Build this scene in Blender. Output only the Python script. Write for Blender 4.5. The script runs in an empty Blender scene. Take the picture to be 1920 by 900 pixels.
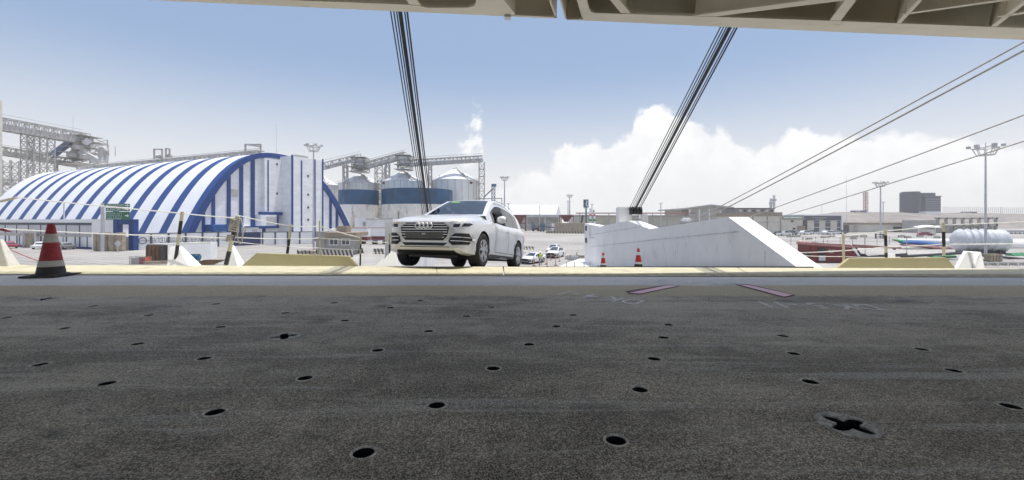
import bpy, bmesh, math, random
from mathutils import Vector, Matrix
from mathutils.bvhtree import BVHTree
R = math.radians
random.seed(7)
S = bpy.context.scene
COL = S.collection
# ------------------------------------------------------------------ camera
cam_d = bpy.data.cameras.new('camera'); cam = bpy.data.objects.new('camera', cam_d); COL.objects.link(cam)
cam.location = (0, 0, 1.0); cam.rotation_euler = (R(90), 0, 0)
cam_d.sensor_width = 36; cam_d.lens = 15.0; cam_d.shift_y = -37/1920
cam_d.clip_start = 0.05; cam_d.clip_end = 6000
S.camera = cam
# ------------------------------------------------------------------ sky, sun, exposure
SUN_EL, SUN_AZ = R(79), R(-58)          # azimuth from +Y towards -X (sun beyond the quay, high)
W = bpy.data.worlds.new('World'); S.world = W; W.use_nodes = True
def build_sky():
    nt = W.node_tree; N = nt.nodes; L = nt.links
    for n in list(N): N.remove(n)
    def nd(t, **k):
        n = N.new(t)
        for a, b in k.items(): setattr(n, a, b)
        return n
    def mt(op, a, b=None, c=None, clamp=False):
        n = nd('ShaderNodeMath', operation=op); n.use_clamp = clamp
        for i, v in enumerate((a, b, c)):
            if v is None: continue
            if isinstance(v, (int, float)): n.inputs[i].default_value = v
            else: L.new(v, n.inputs[i])
        return n.outputs[0]
    def smooth(v, lo, hi):
        n = nd('ShaderNodeMapRange', interpolation_type='SMOOTHSTEP'); L.new(v, n.inputs['Value'])
        n.inputs['From Min'].default_value = lo; n.inputs['From Max'].default_value = hi
        return n.outputs[0]
    def mixc(f, a, b):
        n = nd('ShaderNodeMix', data_type='RGBA')
        L.new(f, n.inputs[0])
        for i, v in ((6, a), (7, b)):
            if isinstance(v, tuple): n.inputs[i].default_value = v
            else: L.new(v, n.inputs[i])
        return n.outputs[2]
    sky = nd('ShaderNodeTexSky', sky_type='NISHITA'); sky.sun_disc = False
    sky.sun_elevation = SUN_EL; sky.sun_rotation = -SUN_AZ
    sky.air_density = 1.0; sky.dust_density = 2.2; sky.ozone_density = 1.5
    tc = nd('ShaderNodeTexCoord'); sp = nd('ShaderNodeSeparateXYZ'); L.new(tc.outputs['Generated'], sp.inputs[0])
    x, y, z = sp.outputs
    az = mt('ARCTAN2', x, y)
    no = nd('ShaderNodeTexNoise'); no.inputs['Scale'].default_value = 9; no.inputs['Detail'].default_value = 9; no.inputs['Roughness'].default_value = .56
    L.new(tc.outputs['Generated'], no.inputs['Vector'])
    nb = nd('ShaderNodeTexNoise'); nb.inputs['Scale'].default_value = 26; nb.inputs['Detail'].default_value = 6; nb.inputs['Roughness'].default_value = .6
    L.new(tc.outputs['Generated'], nb.inputs['Vector'])
    # top of the cumulus bank (sine of elevation) against azimuth
    f = nd('ShaderNodeMapRange'); L.new(az, f.inputs['Value']); f.inputs['From Min'].default_value = -1; f.inputs['From Max'].default_value = 1
    cr = nd('ShaderNodeValToRGB'); L.new(f.outputs[0], cr.inputs[0]); cr.color_ramp.interpolation = 'EASE'
    el = cr.color_ramp.elements
    def az_of(px): return (math.atan((px-960)/800)+1)/2
    pts = [(0, .05), (az_of(700), .03), (az_of(880), .085), (az_of(1010), .115), (az_of(1075), .16), (az_of(1120), .185), (az_of(1165), .19),
           (az_of(1225), .235), (az_of(1300), .22), (az_of(1360), .205), (az_of(1420), .15), (az_of(1500), .165), (az_of(1580), .15), (az_of(1700), .165), (az_of(1800), .125), (1, .115)]
    el[0].position = 0; el[0].color = (.05,)*3+(1,)
    el[1].position = 1; el[1].color = (.115,)*3+(1,)
    for p, v in pts[1:-1]:
        e = el.new(p); e.color = (v, v, v, 1)
    wob = mt('ADD', mt('MULTIPLY', mt('SUBTRACT', no.outputs[0], .5), .17), mt('MULTIPLY', mt('SUBTRACT', nb.outputs[0], .5), .05))
    top = mt('ADD', cr.outputs[0], wob)
    d = mt('SUBTRACT', top, z)
    bank = mt('MULTIPLY', smooth(d, -.002, .018), mt('ADD', .78, mt('MULTIPLY', smooth(no.outputs[0], .35, .6), .22)))
    # loose tower of cloud left of the middle
    wx = mt('DIVIDE', mt('ADD', az, mt('ADD', .086, mt('MULTIPLY', mt('SUBTRACT', z, .2), -.2))), .034)
    wz = mt('DIVIDE', mt('SUBTRACT', z, .195), .085)
    wr = mt('ADD', mt('MULTIPLY', wx, wx), mt('MULTIPLY', wz, wz))
    wv = mt('SUBTRACT', mt('ADD', 1.0, mt('MULTIPLY', mt('SUBTRACT', nb.outputs[0], .5), 5.0)), wr)
    wisp = mt('MULTIPLY', smooth(wv, 0.2, 1.2), .85)
    cloud = mt('MAXIMUM', bank, wisp)
    base = mixc(mt('MULTIPLY', smooth(z, .9, .42), .8), sky.outputs[0], (1.5, 2.1, 3.15, 1))
    base = mixc(smooth(z, .35, .0), base, (4.8, 4.74, 4.66, 1))
    shade = mixc(smooth(mt('ADD', nb.outputs[0], mt('MULTIPLY', d, 2.0)), .3, .9), (5.35, 5.35, 5.35, 1), (4.85, 4.85, 4.85, 1))
    outc = mixc(cloud, base, shade)
    bg = nd('ShaderNodeBackground'); bg.inputs['Strength'].default_value = .15
    L.new(outc, bg.inputs['Color'])
    o = nd('ShaderNodeOutputWorld'); L.new(bg.outputs[0], o.inputs[0])
build_sky()
sd = bpy.data.lights.new('sun', 'SUN'); sd.energy = 3.3; sd.angle = R(.5); sd.color = (1, .965, .9)
sun = bpy.data.objects.new('sun', sd); COL.objects.link(sun)
to_sun = Vector((-math.sin(SUN_AZ)*math.cos(SUN_EL), math.cos(SUN_AZ)*math.cos(SUN_EL), math.sin(SUN_EL)))
sun.rotation_euler = to_sun.to_track_quat('Z', 'Y').to_euler()
S.view_settings.view_transform = 'Standard'; S.view_settings.look = 'None'
S.view_settings.exposure = 0.45; S.view_settings.gamma = 1
# ------------------------------------------------------------------ helpers
GZ = -5.0                                       # level of the quay; the ship's deck is z = 0
def P(px, py, Y): return Vector(((px-960)*Y/800, Y, 1+(413-py)*Y/800))
def G(px, py):                                  # point of the quay
    Y = (1-GZ)*800/(py-413); return Vector(((px-960)*Y/800, Y, GZ))
def GX(px, Y): return Vector(((px-960)*Y/800, Y, GZ))
def ZZ(py, Y): return 1+(413-py)*Y/800
MATS = {}
def mat(name, col, rough=.6, metal=0.0, var=.12, scale=1.5, bump=0.0, bscale=30, spec=.5, coat=0.0, streak=None, dirt=None):
    if name in MATS: return MATS[name]
    m = bpy.data.materials.new(name); m.use_nodes = True
    nt = m.node_tree; N = nt.nodes; L = nt.links; b = N['Principled BSDF']
    b.inputs['Roughness'].default_value = rough; b.inputs['Metallic'].default_value = metal
    b.inputs['Specular IOR Level'].default_value = spec
    if coat: b.inputs['Coat Weight'].default_value = coat; b.inputs['Coat Roughness'].default_value = .06
    geo = N.new('ShaderNodeNewGeometry'); vec = geo.outputs['Position']
    c = tuple(col)+(1,)
    no = N.new('ShaderNodeTexNoise'); no.inputs['Scale'].default_value = scale; no.inputs['Detail'].default_value = 6; no.inputs['Roughness'].default_value = .65
    if streak:
        mp = N.new('ShaderNodeMapping'); mp.inputs['Scale'].default_value = streak; L.new(vec, mp.inputs[0]); L.new(mp.outputs[0], no.inputs['Vector'])
    else: L.new(vec, no.inputs['Vector'])
    mx = N.new('ShaderNodeMix'); mx.data_type = 'RGBA'
    mx.inputs[6].default_value = tuple(v*(1-var*1.6) for v in col)+(1,)
    mx.inputs[7].default_value = tuple(min(v*(1+var*1.3), .95) for v in col)+(1,)
    rp = N.new('ShaderNodeMapRange'); rp.inputs['From Min'].default_value = .3; rp.inputs['From Max'].default_value = .7
    L.new(no.outputs[0], rp.inputs[0]); L.new(rp.outputs[0], mx.inputs[0])
    out = mx.outputs[2]
    if dirt:                                    # (colour, threshold, scale, stretch, softness)
        dn = N.new('ShaderNodeTexNoise'); dn.inputs['Scale'].default_value = dirt[2]; dn.inputs['Detail'].default_value = 8; dn.inputs['Roughness'].default_value = .7
        dm = N.new('ShaderNodeMapping'); dm.inputs['Scale'].default_value = dirt[3]; L.new(vec, dm.inputs[0]); L.new(dm.outputs[0], dn.inputs['Vector'])
        dr = N.new('ShaderNodeMapRange'); dr.inputs['From Min'].default_value = dirt[1]; dr.inputs['From Max'].default_value = dirt[1]+(dirt[4] if len(dirt) > 4 else .08)
        L.new(dn.outputs[0], dr.inputs[0])
        m2 = N.new('ShaderNodeMix'); m2.data_type = 'RGBA'; L.new(dr.outputs[0], m2.inputs[0]); L.new(out, m2.inputs[6]); m2.inputs[7].default_value = tuple(dirt[0])+(1,)
        out = m2.outputs[2]
    L.new(out, b.inputs['Base Color'])
    if bump:
        bn = N.new('ShaderNodeTexNoise'); bn.inputs['Scale'].default_value = bscale; bn.inputs['Detail'].default_value = 4; L.new(vec, bn.inputs['Vector'])
        bp = N.new('ShaderNodeBump'); bp.inputs['Strength'].default_value = bump; bp.inputs['Distance'].default_value = .02
        L.new(bn.outputs[0], bp.inputs['Height']); L.new(bp.outputs[0], b.inputs['Normal'])
    MATS[name] = m
    return m
def glass_mat(name, tint, rough=.02, refl=.12):
    if name in MATS: return MATS[name]
    m = bpy.data.materials.new(name); m.use_nodes = True
    nt = m.node_tree; N = nt.nodes; L = nt.links
    for n in list(N): N.remove(n)
    t = N.new('ShaderNodeBsdfTransparent'); t.inputs[0].default_value = tuple(tint)+(1,)
    g = N.new('ShaderNodeBsdfGlossy'); g.inputs['Roughness'].default_value = rough
    fr = N.new('ShaderNodeFresnel'); fr.inputs[0].default_value = 1.5
    ad = N.new('ShaderNodeMath'); ad.operation = 'ADD'; ad.use_clamp = True; L.new(fr.outputs[0], ad.inputs[0]); ad.inputs[1].default_value = refl
    ms = N.new('ShaderNodeMixShader'); L.new(ad.outputs[0], ms.inputs[0]); L.new(t.outputs[0], ms.inputs[1]); L.new(g.outputs[0], ms.inputs[2])
    o = N.new('ShaderNodeOutputMaterial'); L.new(ms.outputs[0], o.inputs[0])
    MATS[name] = m
    return m
OFF = {}
def tag(o, label=None, cat=None, group=None, kind=None):
    if label: o['label'] = label
    if cat: o['category'] = cat
    if group: o['group'] = group
    if kind: o['kind'] = kind
    return o
def thing(name, label, cat, loc=(0, 0, 0), group=None):
    o = bpy.data.objects.new(name, None); COL.objects.link(o); o.location = loc; o.empty_display_size = .3
    OFF[o.name] = Vector(loc)
    return tag(o, label, cat, group)
class MB:
    def __init__(s): s.v = []; s.f = []; s.m = []; s.mi = 0
    def add(s, vs, fs):
        k = len(s.v); s.v += [Vector(v) for v in vs]
        for f in fs: s.f.append([k+i for i in f]); s.m.append(s.mi)
        return s
    def box(s, c, d, rz=0, M=None):
        a, b, h = d[0]/2, d[1]/2, d[2]/2
        vs = [Vector(p) for p in ((-a,-b,-h),(a,-b,-h),(a,b,-h),(-a,b,-h),(-a,-b,h),(a,-b,h),(a,b,h),(-a,b,h))]
        if M is None: M = Matrix.Rotation(rz, 3, 'Z')
        c = Vector(c)
        return s.add([M@p+c for p in vs], [(0,3,2,1),(4,5,6,7),(0,1,5,4),(1,2,6,5),(2,3,7,6),(3,0,4,7)])
    def slab(s, x0, x1, y0, y1, z0, z1): return s.box(((x0+x1)/2, (y0+y1)/2, (z0+z1)/2), (abs(x1-x0), abs(y1-y0), abs(z1-z0)))
    def beam(s, p, q, w, h=None, up=(0, 0, 1)):
        p, q = Vector(p), Vector(q); h = h or w
        d = (q-p); L = d.length
        if L < 1e-6: return s
        d /= L; u = Vector(up)
        if abs(d.dot(u)) > .98: u = Vector((0, 1, 0))
        x = d.cross(u).normalized(); z = x.cross(d)
        vs = []
        for o in (p, q):
            for a, b in ((-1,-1),(1,-1),(1,1),(-1,1)): vs.append(o+x*(a*w/2)+z*(b*h/2))
        return s.add(vs, [(0,1,2,3),(7,6,5,4),(0,4,5,1),(1,5,6,2),(2,6,7,3),(3,7,4,0)])
    def tube(s, pts, r, n=8, r2=None, cap=True):
        pts = [Vector(p) for p in pts]; k = len(pts); vs = []; fs = []
        prev = None
        for i, p in enumerate(pts):
            d = (pts[min(i+1, k-1)]-pts[max(i-1, 0)]).normalized()
            u = prev if prev is not None else (Vector((0, 0, 1)) if abs(d.z) < .9 else Vector((0, 1, 0)))
            x = d.cross(u).normalized(); u = x.cross(d).normalized(); prev = u
            rr = r if r2 is None else r+(r2-r)*i/(k-1)
            for j in range(n):
                a = 2*math.pi*j/n; vs.append(p+x*(rr*math.cos(a))+u*(rr*math.sin(a)))
        for i in range(k-1):
            for j in range(n):
                a = i*n+j; b = i*n+(j+1) % n; fs.append((a, b, b+n, a+n))
        if cap: fs.append(tuple(range(n))[::-1]); fs.append(tuple((k-1)*n+j for j in range(n)))
        return s.add(vs, fs)
    def lathe(s, prof, c=(0, 0, 0), n=24, axis='Z', cap=True, sweep=2*math.pi):
        c = Vector(c); vs = []; fs = []; k = len(prof)
        full = abs(sweep-2*math.pi) < 1e-6; m = n if full else n+1
        for j in range(m):
            a = sweep*j/n; ca, sa = math.cos(a), math.sin(a)
            for r, h in prof:
                v = {'Z': (r*ca, r*sa, h), 'X': (h, r*ca, r*sa), 'Y': (r*sa, h, r*ca)}[axis]
                vs.append(c+Vector(v))
        for j in range(n):
            for i in range(k-1):
                a = j*k+i; b = ((j+1) % m)*k+i; fs.append((a, b, b+1, a+1))
        if cap and full:
            if prof[0][0] > 1e-5: fs.append(tuple(j*k for j in range(n))[::-1])
            if prof[-1][0] > 1e-5: fs.append(tuple(j*k+k-1 for j in range(n)))
        return s.add(vs, fs)
    def prism(s, poly, ext):
        poly = [Vector(p) for p in poly]; e = Vector(ext); n = len(poly)
        return s.add(poly+[p+e for p in poly], [tuple(range(n))[::-1], tuple(range(n, 2*n))]+[(i, (i+1) % n, n+(i+1) % n, n+i) for i in range(n)])
    def quad(s, *p): return s.add(p, [tuple(range(len(p)))])
    def truss(s, p, q, w, h, n, r, side=None):   # square lattice girder from p to q (p, q on its lower centre line)
        p, q = Vector(p), Vector(q); d = (q-p).normalized(); u = Vector((0, 0, 1))
        if abs(d.z) > .9: u = Vector((0, 1, 0))
        x = d.cross(u).normalized(); z = x.cross(d).normalized()
        c = [(-w/2, 0), (w/2, 0), (w/2, h), (-w/2, h)]
        st = [[p+(q-p)*(i/n)+x*a+z*b for a, b in c] for i in range(n+1)]
        for j in range(4): s.beam(st[0][j], st[n][j], r*1.5)
        for i in range(n):
            for j in range(4):
                s.beam(st[i][j], st[i][(j+1) % 4], r)
                a, b = (j, (j+1) % 4) if i % 2 else ((j+1) % 4, j)
                s.beam(st[i][a], st[i+1][b], r)
        return s
    def text(s, body, o, xd, yd, height, width=None, depth=.02, align='LEFT', fat=0):
        cu = bpy.data.curves.new('lettering', 'FONT'); cu.body = body; cu.size = 1; cu.resolution_u = 2; cu.offset = fat
        ob = bpy.data.objects.new('lettering', cu); COL.objects.link(ob)
        dg = bpy.context.evaluated_depsgraph_get(); me = bpy.data.meshes.new_from_object(ob.evaluated_get(dg))
        xs = [v.co.x for v in me.vertices]; ys = [v.co.y for v in me.vertices]
        x0, x1, y0, y1 = min(xs), max(xs), min(ys), max(ys)
        ky = height/(y1-y0); kx = (width/(x1-x0)) if width else ky
        xd = Vector(xd).normalized(); yd = Vector(yd).normalized(); nz = xd.cross(yd)*depth; o = Vector(o)
        sh = {'LEFT': 0, 'CENTER': (x1-x0)/2, 'RIGHT': (x1-x0)}[align]
        vs = [o+xd*((v.co.x-x0-sh)*kx)+yd*((v.co.y-y0)*ky)+nz for v in me.vertices]
        s.add(vs, [tuple(p.vertices) for p in me.polygons])
        bpy.data.objects.remove(ob); bpy.data.curves.remove(cu); bpy.data.meshes.remove(me)
        return s
    def build(s, name, mats, parent=None, smooth=False, loc=None, bevel=0, clean=False):
        off = OFF.get(parent.name, Vector()) if parent else Vector(loc or (0, 0, 0))
        me = bpy.data.meshes.new(name)
        me.from_pydata([v-off for v in s.v], [], s.f); me.update()
        if not isinstance(mats, (list, tuple)): mats = [mats]
        for m in mats: me.materials.append(m)
        for p, i in zip(me.polygons, s.m): p.material_index = i
        bm = bmesh.new(); bm.from_mesh(me)
        if clean: bmesh.ops.remove_doubles(bm, verts=bm.verts, dist=1e-4)
        if bevel: bmesh.ops.bevel(bm, geom=list(bm.edges), offset=bevel, segments=2, affect='EDGES', clamp_overlap=True)
        bmesh.ops.recalc_face_normals(bm, faces=bm.faces)
        bm.to_mesh(me); bm.free()
        if smooth:
            for p in me.polygons: p.use_smooth = True
            me.set_sharp_from_angle(angle=R(smooth if smooth > 1 else 38))
        o = bpy.data.objects.new(name, me); COL.objects.link(o)
        OFF[o.name] = off
        if parent: o.parent = parent
        else: o.location = off
        return o
def copy_tree(o, parent=None):
    c = o.copy(); COL.objects.link(c); OFF[c.name] = OFF.get(o.name, Vector())
    if parent: c.parent = parent
    for ch in list(o.children): copy_tree(ch, c)
    return c
def place(o, loc, rz=0, rx=0, label=None, sc=None):
    o.location = loc; o.rotation_euler = (rx, 0, rz)
    if label: o['label'] = label
    if sc: o.scale = (sc,)*3
    return o
def lerp(a, b, t): return a+(b-a)*t
def curve(tab, x):                              # smooth interpolation of a table
    if x <= tab[0][0]: return tab[0][1]
    if x >= tab[-1][0]: return tab[-1][1]
    n = len(tab)
    for i in range(n-1):
        if tab[i][0] <= x <= tab[i+1][0]:
            x0, y0 = tab[i]; x1, y1 = tab[i+1]; h = x1-x0; t = (x-x0)/h
            m0 = (y1-tab[i-1][1])/(x1-tab[i-1][0]) if i > 0 else (y1-y0)/h
            m1 = (tab[i+2][1]-y0)/(tab[i+2][0]-x0) if i < n-2 else (y1-y0)/h
            return (2*t**3-3*t*t+1)*y0+(t**3-2*t*t+t)*h*m0+(-2*t**3+3*t*t)*y1+(t**3-t*t)*h*m1
# ------------------------------------------------------------------ materials
M_white = mat('white_paint', (.82, .82, .82), .5, var=.05, scale=.6)
M_ramp = mat('white_marine_paint', (.82, .815, .80), .45, var=.05, scale=.8, dirt=((.42, .42, .41), .58, 2.2, (1, 1, .35), .22))
M_gussetd = mat('dirty_white_paint', (.6, .58, .53), .6, var=.15, scale=3, dirt=((.25, .2, .15), .62, 6, (1, 1, .5), .15))
M_cream = mat('cream_wall', (.62, .59, .52), .8, var=.08, scale=.3)
M_beige = mat('beige_marine_paint', (.74, .68, .55), .5, var=.06, scale=1.2, dirt=((.4, .3, .2), .62, 3, (1, 1, .4), .12))
M_yellow = mat('pale_yellow_paint', (.54, .50, .345), .6, var=.1, scale=3, dirt=((.27, .25, .18), .56, 4, (1, 1, 1), .2))
M_yellowe = mat('worn_yellow_edge', (.36, .33, .22), .8, var=.3, scale=9)
M_yellowb = mat('ochre_steel_paint', (.52, .46, .25), .55, var=.05, scale=1.5)
M_navy = mat('navy_blue_paint', (.003, .045, .21), .5, var=.15, scale=.4)
M_roofw = mat('white_roof_sheet', (.78, .79, .8), .45, var=.03, scale=.25)
M_gable = mat('gable_sheet', (.8, .81, .83), .55, var=.08, scale=.35, streak=(1, 1, 2.5), dirt=((.5, .54, .6), .6, .5, (1, 1, .5), .25))
M_galv = mat('galvanised_steel', (.56, .56, .55), .55, .1, var=.15, scale=.3)
M_galvd = mat('weathered_galvanised_steel', (.44, .425, .4), .6, .1, var=.2, scale=.5, dirt=((.2, .12, .08), .62, .6, (1, 1, 1), .15))
M_pole = mat('grey_pole_paint', (.52, .52, .54), .5, .2, var=.08, scale=1)
M_dark = mat('dark_steel', (.05, .05, .055), .6, .2, var=.25, scale=2)
M_wire = mat('greased_wire', (.05, .05, .055), .5, .4, var=.2, scale=6)
M_rope = mat('pale_rope', (.42, .39, .34), .9, var=.2, scale=12)
M_ropew = mat('white_rope', (.75, .74, .7), .9, var=.1, scale=12)
M_black = mat('black_rubber', (.018, .018, .018), .65, var=.25, scale=20)
M_conc = mat('concrete', (.36, .345, .32), .85, var=.14, scale=.5, dirt=((.22, .21, .19), .6, .8, (1, 1, .5), .2))
M_tan = mat('tan_blocks', (.36, .3, .23), .85, var=.2, scale=.9)
M_brown = mat('brown_planks', (.17, .1, .055), .8, var=.3, scale=3, streak=(3, 3, .4))
M_red = mat('red_paint', (.15, .01, .013), .45, var=.15, scale=1.5)
M_redl = mat('faded_red_paint', (.42, .2, .18), .55, var=.15, scale=1)
M_cone = mat('cone_red', (.5, .025, .02), .5, var=.1, scale=6)
M_conew = mat('cone_reflective_band', (.7, .69, .66), .4, var=.06, scale=8)
M_orange = mat('orange_plastic', (.55, .1, .03), .5, var=.1, scale=3)
M_green = mat('sign_green', (.012, .13, .06), .5, var=.06, scale=1)
M_blue = mat('blue_paint', (.02, .1, .3), .5, var=.15, scale=.5)
M_blues = mat('steel_blue', (.06, .13, .24), .5, var=.1, scale=.5)
M_bluetarp = mat('blue_tarp', (.02, .1, .32), .5, var=.25, scale=1.2)
M_greentarp = mat('green_tarp', (.06, .25, .12), .6, var=.25, scale=1.2)
M_glassd = mat('dark_window_glass', (.05, .06, .075), .12, var=.15, scale=.4, spec=.7)
M_letterd = mat('dark_lettering', (.06, .07, .1), .6, var=.1)
M_letterw = mat('white_lettering', (.78, .78, .76), .6, var=.05)
M_hivis = mat('hi_vis_yellow', (.55, .66, .05), .7, var=.1, scale=8)
M_cloth = mat('dark_work_clothes', (.05, .06, .1), .85, var=.2, scale=10)
M_skin = mat('skin', (.35, .19, .12), .6, var=.08, scale=12)
M_whitec = mat('white_cloth', (.76, .76, .75), .85, var=.05, scale=12)
M_wrap = mat('plastic_wrap', (.56, .58, .61), .3, var=.1, scale=1.5, bump=.5, bscale=1.6, coat=.3)
M_silow = mat('rust_streaked_white', (.78, .75, .69), .7, var=.1, scale=.4, dirt=((.24, .17, .11), .57, .55, (1, 1, .22), .1))
M_silob = mat('scuffed_blue_band', (.004, .065, .15), .55, var=.2, scale=.3, dirt=((.07, .12, .18), .57, .5, (1, 1, .2), .15))
M_brownb = mat('brown_band', (.3, .24, .18), .8, var=.1, scale=.5)
# asphalt-like striped barrier
def stripe_mat(name, c1, c2, period, slant, axis='X'):
    m = bpy.data.materials.new(name); m.use_nodes = True; nt = m.node_tree; N = nt.nodes; L = nt.links; b = N['Principled BSDF']; b.inputs['Roughness'].default_value = .75
    g = N.new('ShaderNodeNewGeometry'); sp = N.new('ShaderNodeSeparateXYZ'); L.new(g.outputs['Position'], sp.inputs[0])
    def mt(op, a, bb):
        n = N.new('ShaderNodeMath'); n.operation = op
        for i, v in enumerate((a, bb)):
            if isinstance(v, (int, float)): n.inputs[i].default_value = v
            else: L.new(v, n.inputs[i])
        return n.outputs[0]
    t = mt('ADD', sp.outputs[axis], mt('MULTIPLY', sp.outputs['Z'], slant))
    fr = mt('GREATER_THAN', mt('FRACT', mt('DIVIDE', t, period), 0), .5)
    mx = N.new('ShaderNodeMix'); mx.data_type = 'RGBA'; L.new(fr, mx.inputs[0]); mx.inputs[6].default_value = c1+(1,); mx.inputs[7].default_value = c2+(1,)
    no = N.new('ShaderNodeTexNoise'); no.inputs['Scale'].default_value = 2; no.inputs['Detail'].default_value = 6; L.new(g.outputs['Position'], no.inputs['Vector'])
    m2 = N.new('ShaderNodeMix'); m2.data_type = 'RGBA'; m2.blend_type = 'MULTIPLY'; m2.inputs[0].default_value = .6; L.new(mx.outputs[2], m2.inputs[6])
    rp = N.new('ShaderNodeMapRange'); rp.inputs['To Min'].default_value = .55; rp.inputs['To Max'].default_value = 1.3; L.new(no.outputs[0], rp.inputs[0]); L.new(rp.outputs[0], m2.inputs[7])
    L.new(m2.outputs[2], b.inputs['Base Color'])
    return m
M_strip = stripe_mat('striped_barrier_paint', (.07, .065, .06), (.55, .52, .46), .62, .35)
M_strip2 = stripe_mat('far_striped_barrier_paint', (.1, .09, .07), (.42, .38, .28), 1.3, .5)
def deck_mat():
    m = bpy.data.materials.new('non_skid_deck'); m.use_nodes = True; nt = m.node_tree; N = nt.nodes; L = nt.links; b = N['Principled BSDF']
    b.inputs['Roughness'].default_value = .62; b.inputs['Specular IOR Level'].default_value = .4
    g = N.new('ShaderNodeNewGeometry'); pos = g.outputs['Position']; sp = N.new('ShaderNodeSeparateXYZ'); L.new(pos, sp.inputs[0])
    def noise(sc, det=4, ro=.6, st=None, dist=0):
        n = N.new('ShaderNodeTexNoise'); n.inputs['Scale'].default_value = sc; n.inputs['Detail'].default_value = det; n.inputs['Roughness'].default_value = ro; n.inputs['Distortion'].default_value = dist
        if st:
            mp = N.new('ShaderNodeMapping'); mp.inputs['Scale'].default_value = st; mp.inputs['Rotation'].default_value = (0, 0, R(-14)); L.new(pos, mp.inputs[0]); L.new(mp.outputs[0], n.inputs['Vector'])
        else: L.new(pos, n.inputs['Vector'])
        return n.outputs[0]
    def rng(v, a, bb, c=0, d=1):
        n = N.new('ShaderNodeMapRange'); L.new(v, n.inputs[0])
        for i, k in enumerate((a, bb, c, d)): n.inputs[i+1].default_value = k
        return n.outputs[0]
    def mix(f, a, bb, bt='MIX'):
        n = N.new('ShaderNodeMix'); n.data_type = 'RGBA'; n.blend_type = bt
        for i, v in ((0, f), (6, a), (7, bb)):
            if isinstance(v, (int, float)): n.inputs[i].default_value = v
            elif isinstance(v, tuple): n.inputs[i].default_value = v+(1,)
            else: L.new(v, n.inputs[i])
        return n.outputs[2]
    def mt(op, a, bb):
        n = N.new('ShaderNodeMath'); n.operation = op; n.use_clamp = False
        for i, v in enumerate((a, bb)):
            if isinstance(v, (int, float)): n.inputs[i].default_value = v
            else: L.new(v, n.inputs[i])
        return n.outputs[0]
    grain = rng(noise(110, 3, .8, (1, .9, 1)), .47, .58)
    fine = rng(noise(170, 2, .7), .46, .58)
    coarse = rng(noise(42, 4, .85, (1, .8, 1)), .45, .58)
    gr = mt('ADD', mt('ADD', mt('MULTIPLY', grain, .48), mt('MULTIPLY', fine, .24)), mt('MULTIPLY', coarse, .3))
    gr = rng(gr, .24, .82)
    patch = noise(.9, 6, .62, (.7, 1.5, 1), .4)
    mid = noise(5, 5, .7)
    worn = rng(mt('ADD', mt('MULTIPLY', patch, .7), mt('MULTIPLY', mid, .3)), .44, .60)
    streak = rng(noise(1.6, 6, .65, (.25, 3.5, 1), .5), .53, .64)
    dark = mix(worn, (.012, .011, .0095), (.13, .113, .088))
    lite = mix(worn, (.62, .53, .40), (.97, .86, .69))
    col = mix(gr, dark, lite)
    col = mix(mt('MULTIPLY', streak, mt('ADD', .2, mt('MULTIPLY', gr, .65))), col, (.75, .71, .65))
    oil = rng(noise(1.1, 5, .55, (1, 1.4, 1), .3), .62, .7)
    col = mix(mt('MULTIPLY', oil, .6), col, (.02, .018, .015))
    dust = rng(mt('ADD', mt('MULTIPLY', noise(.55, 7, .68, (.6, 1.3, 1), .6), .75), mt('ADD', mt('MULTIPLY', mid, .25), rng(sp.outputs['Y'], 2.6, 5.4, 0, .09))), .5, .63)  # dust patches, thickened towards the opening to paint its daylight into the colour
    col = mix(mt('MULTIPLY', dust, mt('ADD', .16, mt('MULTIPLY', gr, .55))), col, (.8, .72, .6))  # dust together with the daylight painted in towards the opening
    edge = mt('ADD', mt('MULTIPLY', mt('SUBTRACT', mid, .5), .4), mt('MULTIPLY', mt('SUBTRACT', noise(40, 3, .8), .5), .3))
    yy = mt('ADD', sp.outputs['Y'], edge)
    tanc = mix(gr, mix(mid, (.16, .12, .055), (.42, .35, .22)), (.85, .75, .52))
    bluec = mix(gr, (.45, .45, .46), (.95, .95, .95))
    isT = rng(yy, 5.55, 5.72); isB = rng(yy, 6.46, 6.64)
    col = mix(isT, col, tanc); col = mix(isB, col, mix(mt('MULTIPLY', worn, .3), bluec, (.4, .4, .39)))
    L.new(col, b.inputs['Base Color'])
    bp = N.new('ShaderNodeBump'); bp.inputs['Strength'].default_value = .55; bp.inputs['Distance'].default_value = .004; L.new(gr, bp.inputs['Height']); L.new(bp.outputs[0], b.inputs['Normal'])
    return m
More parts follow.
